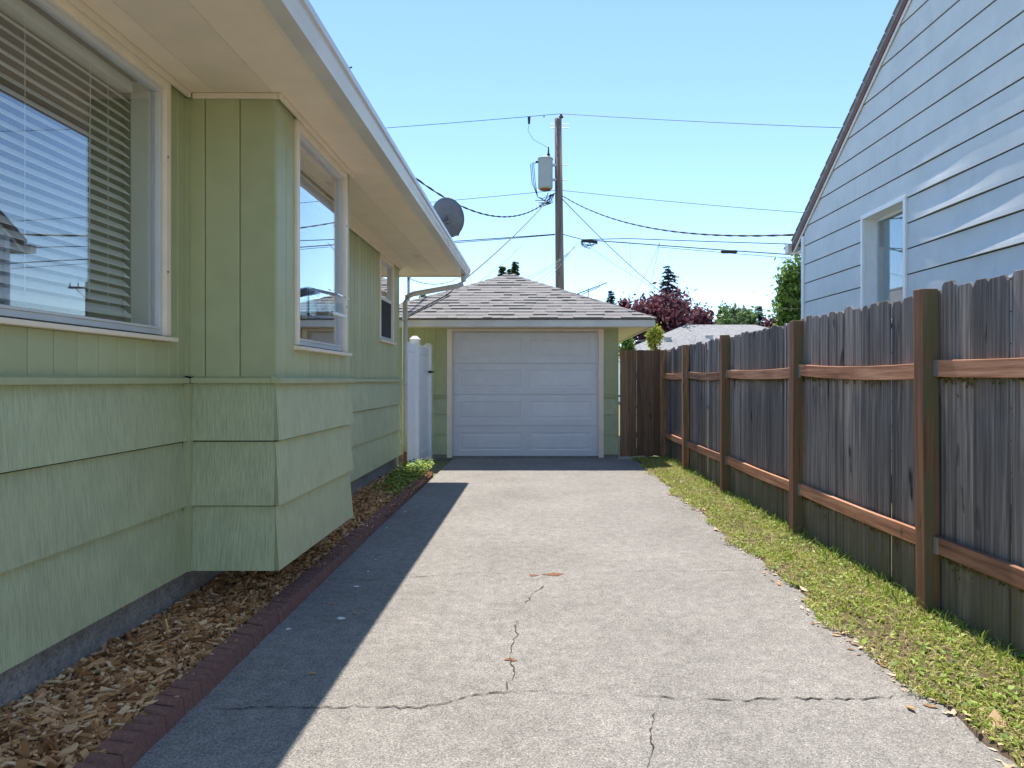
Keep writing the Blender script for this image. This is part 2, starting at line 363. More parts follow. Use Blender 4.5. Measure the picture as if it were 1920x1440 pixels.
for (px, py, r_) in ((668, 1100, .02), (690, 1072, .013), (640, 1160, .03), (585, 1105, .012), (705, 1050, .01), (725, 990, .012), (540, 1180, .02), (760, 960, .015)):
    c0 = G(px, py); pts = [(c0.x+r_*R.uniform(.4, 1.1)*math.cos(a), c0.y+r_*R.uniform(.4, 1.1)*math.sin(a), 0.003) for a in [i*0.52 for i in range(12)]]
    MB().add(pts, [tuple(range(12))]).build('paint_spot', 'white', drv)
# verge soil under the grass
vs = []; fs = []
for i in range(61):
    y = -1 + i*0.205
    for k, (x, z) in enumerate(((1.60+R.gauss(0, .012), -0.03), (1.63+R.gauss(0, .015), 0.012), (1.85, 0.03), (2.35, 0.03))): vs.append((x, y, z+R.gauss(0, .004)))
for i in range(60):
    for k in range(3): fs.append((i*4+k, i*4+k+1, i*4+k+5, i*4+k+4))
struct(MB().add(vs, fs).build('verge', 'soil'))
# grass blades
def blades(n, area, hmin, hmax, wid, seed, lean=0.7):
    r = np.random.default_rng(seed); x, y, z0 = area(r, n)
    h = r.uniform(hmin, hmax, n); a = r.uniform(0, 2*np.pi, n); ln = r.uniform(0.1, lean, n)*h*1.5; w = wid*r.uniform(.6, 1.4, n)
    dx, dy = np.cos(a), np.sin(a); b = r.uniform(0, 2*np.pi, n); lx, ly = np.cos(b)*ln, np.sin(b)*ln
    p0 = np.stack([x-dx*w, y-dy*w, z0], 1); p1 = np.stack([x+dx*w, y+dy*w, z0], 1)
    m0 = np.stack([x-dx*w*.8+lx*.4, y-dy*w*.8+ly*.4, z0+h*.6], 1); m1 = np.stack([x+dx*w*.8+lx*.4, y+dy*w*.8+ly*.4, z0+h*.6], 1)
    t = np.stack([x+lx, y+ly, z0+h*(1-.25*ln/h)], 1)
    V = np.stack([p0, p1, m1, m0, t], 1).reshape(-1, 3); k = np.arange(n)*5
    return V, [(i, i+1, i+2, i+3) for i in k] + [(i+3, i+2, i+4) for i in k]
def varea(r, n):
    y = 1.4 + 9.9*r.random(n)**1.35
    edge = 1.572 + 0.035*np.sin(y*3.1) + 0.03*np.sin(y*7.7+1) + 0.02*np.sin(y*17)
    u = r.random(n); x = edge + (2.30-edge)*u
    keep = (np.sin(x*9+y*2.3)+np.sin(y*5.1-x*4)+r.normal(0, .9, n)) > -1.1
    x = np.where(keep, x, edge + (2.3-edge)*r.random(n)); return x, y, np.full(n, 0.008)+0.02*np.clip((x-1.62)/.2, 0, 1)
V, Fc = blades(42000, varea, 0.012, 0.045, 0.0035, 3, 1.2)
tag(soup('grass', V, Fc, 'grass'), 'patchy sunlit grass strip between driveway and wooden fence', 'grass', kind='stuff')
def varea2(r, n):
    y = 1.6 + 9.6*r.random(n); x = 2.02+0.2*r.random(n); return x, y, np.full(n, 0.02)
V, Fc = blades(1500, varea2, 0.04, 0.12, 0.004, 5, .6)
tag(soup('tall_grass', V, Fc, 'weed'), 'taller grass tufts along the foot of the wooden fence', 'grass', kind='stuff')
def leaves_flat(n, area, s, seed):
    r = np.random.default_rng(seed); x, y, z = area(r, n); a = r.uniform(0, 2*np.pi, n); t = r.uniform(.2, 1.0, n); s = s*r.uniform(.5, 1.4, n)
    dx, dy = np.cos(a)*s, np.sin(a)*s; ex, ey = -np.sin(a)*s*.4, np.cos(a)*s*.4
    p = [np.stack([x, y, z], 1), np.stack([x+dx*.5+ex, y+dy*.5+ey, z+s*t*.5], 1), np.stack([x+dx, y+dy, z+s*t*.6], 1), np.stack([x+dx*.5-ex, y+dy*.5-ey, z+s*t*.5], 1)]
    k = np.arange(n)*4; return np.stack(p, 1).reshape(-1, 3), [(i, i+1, i+2, i+3) for i in k]
V, Fc = leaves_flat(3500, lambda r, n: (lambda q: (q[0], q[1], q[2]+.01))(varea(r, n)), 0.028, 9)
tag(soup('broadleaf_weeds', V, Fc, 'weed'), 'low broadleaf weeds mixed into the grass strip', 'weeds', kind='stuff')
def warea(r, n):
    y = 7.0 + 2.5*r.random(n)**0.6; return -1.80+0.36*r.random(n), y, np.full(n, 0.09)
V, Fc = leaves_flat(1700, lambda r, n: (lambda q: (q[0], q[1], q[2]+0.10*r.random(n)*np.clip((q[1]-6.8)/1.6, 0, 1)))(warea(r, n)), 0.04, 12)
tag(soup('ground_cover', V, Fc, 'weed'), 'green weeds growing in the mulch by the downspout', 'weeds', kind='stuff')
# mulch bed
vs = []; fs = []
for i in range(50):
    y = 0.5 + i*0.18
    for x, z in ((-1.42, 0.035), (-1.55, 0.065), (-1.72, 0.095), (-1.95, 0.115)): vs.append((x, y, z+R.gauss(0, .008)))
for i in range(49):
    for k in range(3): fs.append((i*4+k, i*4+k+1, i*4+k+5, i*4+k+4))
struct(MB().add(vs, fs).build('mulch_bed', 'soil'))
r = np.random.default_rng(21); n = 34000
y = 0.9+8.3*r.random(n)**1.25; x = -1.93+0.51*r.random(n)
z = np.interp(x, [-1.95, -1.72, -1.55, -1.42], [0.117, 0.097, 0.067, 0.04]) + r.random(n)**2*0.022
L = r.gamma(2.6, 0.0052, n)+0.004; Wd = L*r.uniform(.15, .5, n); T = r.uniform(.002, .005, n)
A = np.stack([r.normal(size=n), r.normal(size=n), r.normal(0, .28, n)], 1); A /= np.linalg.norm(A, axis=1)[:, None]
Bv = np.cross(A, np.stack([r.normal(0, .5, n), r.normal(0, .5, n), np.ones(n)], 1)); Bv /= np.linalg.norm(Bv, axis=1)[:, None]
Cv = np.cross(A, Bv); c0 = np.stack([x, y, z+.004], 1)
cs = []
for sz in (-1, 1):
    for sa, sb in ((-1, -1), (1, -.7), (.8, 1), (-1, .8)): cs.append(c0+A*(L*sa)[:, None]*1.0+Bv*(Wd*sb)[:, None]+Cv*(T*sz)[:, None])
V = np.stack(cs, 1).reshape(-1, 3); Fc = []
for i in range(n):
    k = i*8; Fc += [(k+3, k+2, k+1, k), (k+4, k+5, k+6, k+7), (k, k+1, k+5, k+4), (k+1, k+2, k+6, k+5), (k+2, k+3, k+7, k+6), (k+3, k, k+4, k+7)]
tag(soup('wood_chips', V, Fc, 'chip'), 'brown wood chip mulch in the bed along the green house', 'mulch', kind='stuff')
# scattered chips on the driveway beside the edging and dry leaves by the grass
for i in range(8):
    if i < 4: p = Vector((R.uniform(-1.3, -0.9), R.uniform(2.6, 6), 0.006)); s_ = 0.018
    else: p = Vector((R.uniform(1.42, 1.66), R.uniform(2.2, 6), 0.010)); s_ = 0.028
    a = R.uniform(0, 6.28); d1 = Vector((math.cos(a), math.sin(a), R.uniform(-.1, .25)))*s_; d2 = Vector((-math.sin(a), math.cos(a), R.uniform(-.2, .2)))*s_*.45
    mb = MB().hexa([p-d1, p-d2, p+d1, p+d2] + [q+Vector((0, 0, .003)) for q in (p-d1*.9, p-d2*.9, p+d1*.9, p+d2*.9)])
    tag(mb.build('dry_leaf', 'chip', loc=p), 'small dry tan leaf or chip lying loose on the concrete', 'leaf', 'loose dry leaves on the driveway edge')
r = np.random.default_rng(77); n = 900
y = 1.5+8.5*r.random(n)**1.3; x = 1.56+0.035*np.sin(y*3.1)+0.03*np.sin(y*7.7+1)+r.normal(0.03, .035, n); z = np.where(x > 1.62, .016, .004)
a = r.uniform(0, 6.28, n); s_ = r.gamma(2.5, .0045, n)+.003; ax_, ay_ = np.cos(a)*s_, np.sin(a)*s_; t_ = r.uniform(0, .6, n)*s_
p = [np.stack([x-ax_, y-ay_, z], 1), np.stack([x+ay_*.45, y-ax_*.45, z+t_*.4], 1), np.stack([x+ax_, y+ay_, z+t_], 1), np.stack([x-ay_*.45, y+ax_*.45, z+t_*.3], 1)]
V = np.stack(p, 1).reshape(-1, 3); k = np.arange(n)*4
tag(soup('leaf_litter', V, np.stack([k, k+1, k+2, k+3], 1), 'litter'), 'tan dry leaf litter where the concrete meets the grass', 'litter', kind='stuff')
# scalloped brick edging
ed = thing('brick_edging', 'dark red scalloped brick edging between mulch and driveway', 'edging', (-1.42, 5.8, 0))
y = 0.8; i = 0
base = None
while y < 9.25:
    xx = -1.372 - 0.009*(y-2.5)
    prof = []
    w = 0.066
    # block: scalloped top, worn front
    q = MB(); n_ = 6
    poly = [(y+0.0015, 0.0)] + [(y+0.0015+(w-0.003)*k/n_, 0.078+0.012*math.sin(math.pi*k/n_)+R.gauss(0, .0008)) for k in range(n_+1)] + [(y+w-0.0015, 0.0)]
    sh = R.gauss(0, 0.002); t = R.gauss(0, .003)
    q.prism(poly, lambda p: (xx-0.085+sh, p[0], p[1]+t), lambda p: (xx+sh+(0.008 if p[1] < .01 else 0), p[0], p[1]-0.012+t))
    q.build('brick', 'brick', ed)
    y += w; i += 1

# ------------------------------------------------------------------ the green house
HX = -1.862; BX = -1.387; BY0, BY1 = 3.62, 5.03; HY0, HY1 = 0.2, 9.2
ZB, ZL0, ZL1, ZS = 0.297, 1.284, 1.320, 2.818
house = thing('house', 'sage green bungalow with cream eaves, bay window and combed shingle skirt', 'house', (HX-2, 4.7, 0))
def hp(mb, name, mt, **k): return mb.build(name, mt, house, **k)
hp(box(HX-0.25, HX-0.035, HY0, HY1-0.03, -0.1, ZB+0.04), 'foundation', 'found')
WT = HX-0.012    # wall core outer face (boards sit on it)
WIN = dict(a=(1.30, 3.44, 1.52, 2.79), r=(8.02, 8.79, 1.78, 2.79))
def core(x0, x1, y0, y1, z0, z1): hp(box(x0, x1, y0, y1, z0, z1), 'wall', 'gap_shade')
cz0 = ZB+0.05
core(WT-0.12, WT, HY0, BY0, cz0, 1.52); core(WT-0.12, WT, HY0, 1.30, 1.521, ZS); core(WT-0.12, WT, 3.44, BY0, 1.521, ZS)
core(WT-0.12, WT, BY1, HY1-.02, cz0, 1.78); core(WT-0.12, WT, BY1, 8.02, 1.781, ZS); core(WT-0.12, WT, 8.79, HY1-.02, 1.781, ZS)
BW = BX-0.012
core(WT-0.1, BW, BY0+.012, BY0+.10, ZB+.01, ZS); core(WT-0.1, BW, BY1-.10, BY1-.012, ZB+.01, ZS)
core(BW-.1, BW-.001, BY0+.101, BY1-.101, ZB+.01, 1.50); core(WT-0.1, BW-.101, BY0+.101, BY1-.101, ZB+.01, ZB+.08)
core(BW-.1, BW-.001, BY0+.101, 3.92, 1.501, ZS); core(BW-.1, BW-.001, 4.91, BY1-.101, 1.501, ZS)
# rooms behind
hp(box(HX-5, HX-4.9, HY0, HY1, 0.3, ZS), 'wall', 'room'); hp(box(HX-5, HX-.14, HY0-.1, HY0, 0.0, ZS), 'wall', 'room')
hp(box(HX-4.89, HX-.135, HY0+.001, HY1-.15, 0.40, 0.45), 'floor', 'room'); hp(box(HX-5, HX-.01, HY1-.14, HY1-.012, -0.1, ZS), 'wall', 'board')
hp(box(HX-4.89, HX-.2, 5.8, 5.9, 0.46, ZS), 'partition', 'room')
# vertical boards
def vboard_x(y0, y1, z0, z1, x):     # faces +X
    c = 0.004; t = 0.013; y0 += .002; y1 -= .002
    hp(MB().prism_z([(x-t, y0), (x-t, y1), (x-c, y1), (x, y1-c), (x, y0+c), (x-c, y0)], z0, z1), 'board', 'board')
def vboard_y(x0, x1, z0, z1, y):     # faces -Y
    c = 0.004; t = 0.013; x0 += .002; x1 -= .002
    hp(MB().prism_z([(x0, y+t), (x1, y+t), (x1, y+c), (x1-c, y), (x0+c, y), (x0, y+c)], z0, z1), 'board', 'board')
def boards_x(ya, yb, z0, z1, x, w, cut=None):
    n = max(1, round((yb-ya)/w)); w = (yb-ya)/n
    for i in range(n):
        a, b_ = ya+i*w, ya+(i+1)*w
        if cut and b_ > cut[0]+.001 and a < cut[1]-.001:
            vboard_x(a, b_, z0, cut[2], x)
        else: vboard_x(a, b_, z0, z1, x)
boards_x(HY0, 3.44, ZL1, 1.492, HX, 0.137); boards_x(HY0, 1.30, 1.4925, ZS, HX, 0.137)
boards_x(3.44, BY0, ZL1, ZS, HX, 0.09)
boards_x(BY1, 8.02, ZL1, ZS, HX, 0.138); boards_x(8.02, 8.79, ZL1, 1.757, HX, 0.138); boards_x(8.79, HY1, ZL1, ZS, HX, 0.137)
for a, b_ in ((HX, -1.765), (-1.765, -1.58), (-1.58, BX-.001)): vboard_y(a, b_, ZL1, ZS, BY0)
boards_x(BY0+.013, 3.90, ZL1, ZS, BX, 0.135); boards_x(3.90, 4.93, ZL1, 1.475, BX, 0.129); boards_x(4.93, BY1, ZL1, ZS, BX, 0.1)
# combed shingle courses
ZC = [ZL0+.004, 0.983, 0.640, ZB]
def course_x(ya, yb, x, k, ext0=0.0, ext1=0.0):
    zt, zb = ZC[k]-(0.009 if k else 0), ZC[k+1]; tt, tb = 0.004, 0.032
    hp(MB().hexa([(x-.012, ya, zb), (x+tb-.006, ya-ext0*tb, zb), (x+tb-.006, yb+ext1*tb, zb), (x-.012, yb, zb),
                  (x-.012, ya, zt), (x+tt-.006, ya-ext0*tt, zt), (x+tt-.006, yb+ext1*tt, zt), (x-.012, yb, zt)]), 'shingle', 'shake')
def course_y(xa, xb, y, k):
    zt, zb = ZC[k]-(0.009 if k else 0), ZC[k+1]; tt, tb = 0.004, 0.032
    hp(MB().hexa([(xa, y-tb+.006, zb), (xb, y-tb+.006, zb), (xb, y+.012, zb), (xa, y+.012, zb),
                  (xa, y-tt+.006, zt), (xb, y-tt+.006, zt), (xb, y+.012, zt), (xa, y+.012, zt)]), 'shingle', 'shake')
for k in range(3):
    e = [HY0, 1.15+.2*k, 2.34-.17*k, 3.18-.02*(k == 2), BY0-.0365]
    if k != 2: e.pop(3)
    for a, b_ in zip(e[:-1], e[1:]): course_x(a+.0008, b_-.0008, HX, k)
    course_y(HX+.0365, BX-.002, BY0, k)
    course_x(BY0-.003, BY1, BX, k, 0.75, 0.6)
    e = [BY1, 6.2-.3*k, 7.45-.22*k, 8.5-.1*k, HY1]
    for a, b_ in zip(e[:-1], e[1:]): course_x(a+.0008, b_-.0008, HX, k, 0, 0.7 if b_ == HY1 else 0)
# water-table ledges
def ledge_x(ya, yb, x): hp(MB().prism_y([(x-.012, ZL0), (x+.040, ZL0), (x+.040, ZL1-.010), (x-.012, ZL1+.003)], ya, yb), 'ledge', 'board', bev=.002)
ledge_x(HY0, BY0-.042, HX); ledge_x(BY0-.040, BY1+.03, BX); ledge_x(BY1+.031, HY1+.02, HX)
hp(MB().prism_x([(BY0+.012, ZL0+.001), (BY0-.040, ZL0+.001), (BY0-.040, ZL1-.009), (BY0+.012, ZL1+.002)], HX+.041, BX-.013), 'ledge', 'board', bev=.002)
hp(box(HX-.001, HX+.022, BY0-.022, BY0-.0005, ZL1+.004, ZS-.03), 'corner_bead', 'board')
hp(box(HX+.0005, HX+.036, BY0-.036, BY0-.0005, ZB-.002, ZL0-.001), 'corner_bead', 'board')
# windows
def window(name, ya, yb, za, zb, x, split=None, screen=False):
    w = hp(box(x-.055, x-.03, ya+.035, yb-.035, za+.03, zb-.03), 'window', 'glass') if False else None
    fr = MB(); c = 0.045; xo = x+.016
    # casing: jambs, head
    for a, b_ in ((ya, ya+c), (yb-c, yb)): fr.box(x-.05, xo, a, b_, za, zb)
    fr.box(x-.05, xo, ya+c, yb-c, zb-c, zb)
    win = hp(fr, 'window', 'cream', bev=.003)
    MB().prism_y([(x-.05, za-.028), (x+.045, za-.028), (x+.045, za-.008), (x-.05, za+.004)], ya-.018, yb+.018).build('sill', 'cream', win, bev=.003)
    s = MB(); a, b_, z0, z1 = ya+c, yb-c, za+.004, zb-c; t = 0.026; xf = x-.004
    s.box(x-.045, xf, a, a+t, z0, z1).box(x-.045, xf, b_-t, b_, z0, z1).box(x-.045, xf, a+t, b_-t, z0, z0+t).box(x-.045, xf, a+t, b_-t, z1-t, z1)
    s.box(x-.03, xf+.006, a+t, b_-t, z0+t, z0+t+.012)
    s.build('sash', 'alum', win, bev=.002)
    if split:
        zm = split
        MB().box(x-.04, xf-.001, a+t, b_-t, zm-.02, zm+.02).build('meeting_rail', 'alum', win, bev=.002)
        MB().box(x-.030, x-.026, a+t, b_-t, zm+.02, z1-t).build('pane', 'glass', win)
        MB().box(x-.030, x-.026, a+t, b_-t, z0+t, zm-.02).build('pane', 'glass', win)
        if screen: MB().box(x-.0120, x-.0110, a+t+.001, b_-t-.001, z0+t+.013, zm-.021).build('screen', 'screen', win)
    else: MB().box(x-.030, x-.026, a+t, b_-t, z0+t, z1-t).build('pane', 'glass', win)
    for zz in (za+.25*(zb-za), za+.7*(zb-za)):
        MB().tube([(xo-.001, yb-c*.75, zz), (xo+.006, yb-c*.75, zz)], .006, 6).build('screw', 'steel', win)
    return win
window('window', 1.30, 3.44, 1.522, ZS-.022, HX)
window('window', 3.90, 4.93, 1.503, ZS-.022, BX)
window('window', 8.02, 8.79, 1.785, ZS-.022, HX, split=2.29, screen=True)
# cream moulding under the soffit
def mould_x(ya, yb, x): hp(box(x+.0005, x+.022, ya, yb, ZS-.030, ZS-.001), 'moulding', 'cream', bev=.004)
mould_x(HY0, BY0-.024, HX+.0165); mould_x(BY0-.02, BY1+.02, BX+.0165); mould_x(BY1+.02, HY1, HX+.0165)
hp(box(HX+.04, BX+.016, BY0-.022, BY0-.0005, ZS-.030, ZS-.0012), 'moulding', 'cream', bev=.004)
hp(box(HX-4, HX+.02, HY1+.0005, HY1+.022, ZS-.031, ZS-.001), 'moulding', 'cream')
# soffit boards, fascia, gutter, roof
RE = 9.92
xs = [-2.0, -1.70, -1.40, -1.115]
for a, b_ in zip(xs[:-1], xs[1:]): hp(box(a+.0012, b_-.0012, HY0, RE-.03, ZS, ZS+.012), 'soffit_board', 'soffit')
hp(box(-6, -2.001, HY1-.2, RE-.03, ZS, ZS+.012), 'soffit_board', 'soffit')
hp(box(-1.47-.06, -1.47+.05, 8.28, 8.47, ZS-.008, ZS-.0005), 'vent', 'soffit', bev=.002)
for k in range(5): hp(box(-1.52+.001, -1.43, 8.30+.032*k, 8.312+.032*k, ZS-.0105, ZS-.0085), 'vent_louvre', 'cream')
hp(box(-1.113, -1.088, HY0, RE-.002, ZS-.022, ZS+.14), 'fascia', 'cream'); hp(box(-6, -1.114, RE-.029, RE-.003, ZS-.02, ZS+.13), 'fascia', 'cream')
gp = [(-1.086, 2.915), (-1.086, 2.792), (-1.005, 2.792), (-.998, 2.815), (-.985, 2.85), (-.985, 2.872), (-.972, 2.88), (-.972, 2.915), (-.982, 2.915), (-.982, 2.886), (-1.0, 2.86), (-1.012, 2.80), (-1.078, 2.80), (-1.078, 2.915)]
gut = hp(MB().prism_y(gp, HY0, RE-.02), 'gutter', 'gutter')
MB().prism_y([(-1.086, 2.915), (-1.086, 2.790), (-1.004, 2.790), (-.984, 2.85), (-.971, 2.88), (-.971, 2.917)], RE-.0195, RE-.017).build('end_cap', 'gutter', gut)
MB().tube([(-.99, 3.55, 2.916), (-.965, 3.55, 2.93)], .004, 5).build('clip', 'dark', gut)
rf = MB().add([(-1.04, HY0, 2.935), (-1.04, RE+.02, 2.935), (-6.2, RE+.02, 2.935), (-6.2, HY0, 2.935), (-3.6, HY0, 3.80), (-3.6, 7.4, 3.80)],
              [(0, 1, 5, 4), (1, 2, 5), (2, 3, 4, 5), (0, 3, 2, 1), (0, 4, 3)])
hp(rf, 'roof', 'roof')
# downspout
dy = 9.62
dsp = [(-1.045, dy, 2.80), (-1.045, dy, 2.70), (-1.065, dy-.02, 2.655), (-1.12, dy-.06, 2.62), (-1.70, 9.30, 2.475), (-1.775, 9.27, 2.43), (-1.80, 9.26, 2.36), (-1.80, 9.26, 1.2), (-1.80, 9.26, 0.33)]
hp(MB().tube(dsp, .036, 10), 'downspout', 'gutter', smooth=True)
hp(MB().tube([(-1.80, 9.26, .36), (-1.80, 9.26, .06)], .03, 10), 'drain_pipe', 'rust', smooth=True)
for z in (2.1, 1.25, .45): hp(box(-1.845, -1.758, 9.215, 9.222, z, z+.02), 'strap', 'gutter')
# blinds
def blind(ya, yb, za, zb, x, label, tilt):
    t = thing('window_blind', label, 'blind', (x, (ya+yb)/2, za), 'window blinds in the green house')
    MB().box(x-.03, x+.03, ya, yb, zb-.05, zb).build('head_rail', 'blind', t)
    z = za+.03; k = 0
    while z < zb-.07:
        dx, dz = .024*math.cos(tilt), .024*math.sin(tilt)
        MB().hexa([(x-dx, ya, z-dz), (x+dx, ya, z+dz), (x+dx, yb, z+dz), (x-dx, yb, z-dz), (x-dx, ya, z-dz+.003), (x+dx, ya, z+dz+.003), (x+dx, yb, z+dz+.003), (x-dx, yb, z-dz+.003)]).build('slat', 'blind', t)
        z += .0445; k += 1
    MB().box(x-.025, x+.025, ya, yb, za, za+.02).build('bottom_rail', 'blind', t)
    yy = ya+.18
    while yy < yb-.05:
        MB().tube([(x+.026, yy, za+.01), (x+.026, yy, zb-.03)], .0015, 4).build('ladder_cord', 'blind', t); yy += (yb-ya-.36)/3 - .001
    MB().tube([(x+.035, yb-.32, zb-.05), (x+.036, yb-.33, za+.08)], .002, 4).build('pull_cord', 'blind', t)
blind(1.42, 3.30, 1.60, 2.74, HX-.125, 'tilted cream slat blind inside the wide picture window', math.radians(-44))
blind(3.99, 4.84, 2.50, 2.76, BX-.10, 'raised cream blind bunched at the top of bay window', math.radians(-10))
hp(box(HX-.14, HX-.05, 3.36, 3.44, 1.53, ZS-.05), 'jamb_lining', 'blind')
# window bird feeder
fd = thing('bird_feeder', 'clear acrylic bird feeder stuck on the bay window glass', 'feeder', (BX-.02, 4.32, 1.69))
x0, x1, a, b_ = BX-.024, BX+.13, 4.21, 4.43
MB().box(x0+.002, x0+.006, a, b_, 1.70, 1.88).build('back_panel', 'acrylic', fd)
MB().hexa([(x0+.006, a-.02, 1.868), (x1+.03, a-.02, 1.828), (x1+.03, b_+.02, 1.828), (x0+.006, b_+.02, 1.868), (x0+.006, a-.02, 1.873), (x1+.03, a-.02, 1.833), (x1+.03, b_+.02, 1.833), (x0+.006, b_+.02, 1.873)]).build('roof_panel', 'acrylic', fd)
for yy in (a, b_-.004): MB().box(x0+.0065, x1, yy, yy+.004, 1.70, 1.80).build('side_panel', 'acrylic', fd)
MB().box(x0+.007, x1-.001, a+.0045, b_-.0045, 1.70, 1.705).build('tray', 'acrylic', fd)
MB().box(x0+.012, x1-.03, a+.01, b_-.01, 1.7055, 1.722).build('seed', 'seed', fd)
MB().tube([(x1+.008, a-.01, 1.712), (x1+.008, b_+.01, 1.712)], .011, 8).build('perch', 'white', fd)
for yy, zz in ((a+.05, 1.85), (b_-.05, 1.85), ((a+b_)/2, 1.78)):
    MB().tube([(x0-.001, yy, zz), (x0+.006, yy, zz), (x0+.016, yy, zz)], [.022, .016, .008], 12).build('suction_cup', 'acrylic', fd)
# satellite dish on the roof
dc = Vector((-1.24, 9.25, 3.50)); dish = thing('satellite_dish', 'grey satellite dish seen from behind above the gutter', 'dish', (-1.5, 9.15, 3.06))
vs = []; fs = []; nr, na = 6, 28
ax = Vector((0.30, 0.92, 0.30)).normalized(); u = ax.cross(Vector((0, 0, 1))).normalized(); w = u.cross(ax)
for sgn in (0, 1):
    for i in range(nr+1):
        for k in range(na):
            rr = i/nr; t = 2*math.pi*k/na
            vs.append(dc + u*(0.245*rr*math.cos(t)) + w*(0.27*rr*math.sin(t)) + ax*(0.055*rr*rr - sgn*.006))
for sgn in (0, 1):
    o_ = sgn*(nr+1)*na
    for i in range(nr):
        for k in range(na): fs.append((o_+i*na+k, o_+i*na+(k+1) % na, o_+(i+1)*na+(k+1) % na, o_+(i+1)*na+k))
e = nr*na; o_ = (nr+1)*na
for k in range(na): fs.append((e+k, e+(k+1) % na, o_+e+(k+1) % na, o_+e+k))
MB().add(vs, fs).build('reflector', 'dish', dish, smooth=True)
bk = dc - ax*.02
MB().tube([bk, bk-ax*.07+Vector((-.03, 0, -.04)), (-1.5, 9.15, 3.25), (-1.5, 9.15, 3.05)], .02, 8).build('mast', 'dish', dish)
MB().tube([bk-w*.08, bk+w*.03], .022, 8).build('bracket', 'dish', dish)
for s_ in (-1, 1): MB().tube([bk+u*.035*s_-w*.05-ax*.015, bk+u*.035*s_-w*.05+ax*.01], .01, 6).build('bolt', 'steel', dish)
MB().tube([dc-w*.25+ax*.03, dc-w*.26+ax*.30], .012, 6).build('feed_arm', 'steel', dish)
MB().tube([dc-w*.25+ax*.29, dc-w*.20+ax*.36], .03, 8).build('feed_horn', 'dish', dish)

# ------------------------------------------------------------------ white vinyl gate between house and garage
gt = thing('vinyl_gate', 'white vinyl privacy gate and posts beside the garage', 'gate', (-1.83, 10.4, 0))
def vpost(x, y, h, s=.064):
    p = MB().box(x-s, x+s, y-s, y+s, 0.0, h).build('post', 'white', gt, bev=.006)
    MB().hexa([(x-s-.008, y-s-.008, h+.0005), (x+s+.008, y-s-.008, h+.0005), (x+s+.008, y+s+.008, h+.0005), (x-s-.008, y+s+.008, h+.0005), (x-s*.45, y-s*.45, h+.05), (x+s*.45, y-s*.45, h+.05), (x+s*.45, y+s*.45, h+.05), (x-s*.45, y+s*.45, h+.05)]).build('cap', 'white', p)
vpost(-1.80, 10.02, 1.90); vpost(-1.80, 11.22, 1.86)
def vpanel(ya, yb):
    MB().box(-1.83, -1.78, ya, yb, 1.70, 1.83).build('rail', 'white', gt, bev=.004); MB().box(-1.83, -1.78, ya, yb, .07, .20).build('rail', 'white', gt, bev=.004)
    n = max(1, round((yb-ya)/.15)); w = (yb-ya)/n
    for i in range(n): MB().prism_z([(-1.82, ya+i*w), (-1.82, ya+(i+1)*w), (-1.794, ya+(i+1)*w), (-1.789, ya+(i+1)*w-.006), (-1.789, ya+i*w+.006), (-1.794, ya+i*w)], .2005, 1.6995).build('board', 'white', gt)
vpanel(9.30, 9.955); vpanel(10.10, 11.15)
MB().box(-1.778, -1.74, 11.10, 11.17, 1.42, 1.455).build('latch', 'dark', gt, bev=.006)
MB().tube([(-1.745, 11.13, 1.437), (-1.68, 11.13, 1.437)], [.02, .006], 8).build('latch_handle', 'dark', gt)

# ------------------------------------------------------------------ garage
GY = 11.42; GXC = -.55; GW = 1.904; GE = 10.88; GR = 2.42; GZ = 2.28; GA = 3.36
gar = thing('garage', 'sage green single garage with white panel door and hip roof', 'garage', (GXC, GY, 0))
def gp_(mb, name, mt, **k): return mb.build(name, mt, gar, **k)
DX0, DX1, DZ = -1.431, 1.02, 2.11
for a, b_ in ((GXC-GW, DX0-.002), (DX1+.002, GXC+GW)): gp_(box(a, b_, GY+.013, GY+.15, 0.0, 2.2), 'wall', 'room')
gp_(box(DX0-.001, DX1+.001, GY+.013, GY+.15, DZ+.01, 2.2), 'wall', 'room')
gp_(box(GXC-GW, GXC-GW+.12, GY+.151, 17.5, 0, 2.2), 'wall', 'board'); gp_(box(GXC+GW-.12, GXC+GW, GY+.151, 17.5, 0, 2.2), 'wall', 'board'); gp_(box(GXC-GW+.121, GXC+GW-.121, 17.38, 17.5, 0, 2.2), 'wall', 'board')
gp_(box(GXC-GW+.02, GXC+GW-.02, GY+.02, 17.4, -.05, 0.03), 'foundation', 'found')
for a, b_ in ((-2.454, DX0-.085), (DX1+.085, 1.354)):
    n = max(1, round((b_-a)/.19)); w = (b_-a)/n
    c = .006
    for i in range(n):
        p0, p1 = a+i*w, a+(i+1)*w
        gp_(MB().prism_z([(p0, GY+.013), (p1, GY+.013), (p1, GY+c), (p1-c, GY), (p0+c, GY), (p0, GY+c)], 1.055, 2.17), 'board', 'board')
    gp_(MB().prism_x([(GY+.012, 1.02), (GY-.035, 1.02), (GY-.035, 1.045), (GY+.012, 1.055)], a-.01*(a < -2), b_+(.03 if b_ > 1.2 else 0)), 'ledge', 'board')
    zc = [1.02, .735, .39, .06]
    for k in range(3): gp_(MB().hexa([(a, GY-.018, zc[k+1]), (b_, GY-.018, zc[k+1]), (b_, GY+.012, zc[k+1]), (a, GY+.012, zc[k+1]), (a, GY, zc[k]+.01*(k > 0)), (b_, GY, zc[k]+.01*(k > 0)), (b_, GY+.012, zc[k]+.01*(k > 0)), (a, GY+.012, zc[k]+.01*(k > 0))]), 'shingle', 'shake')
for a, b_ in ((DX0-.084, DX0), (DX1, DX1+.084)): gp_(box(a, b_, GY-.022, GY+.06, 0.005, 2.165), 'door_jamb', 'cream', bev=.003)
gp_(box(DX0+.001, DX1-.001, GY-.02, GY+.06, DZ+.005, 2.166), 'door_head', 'cream', bev=.003)
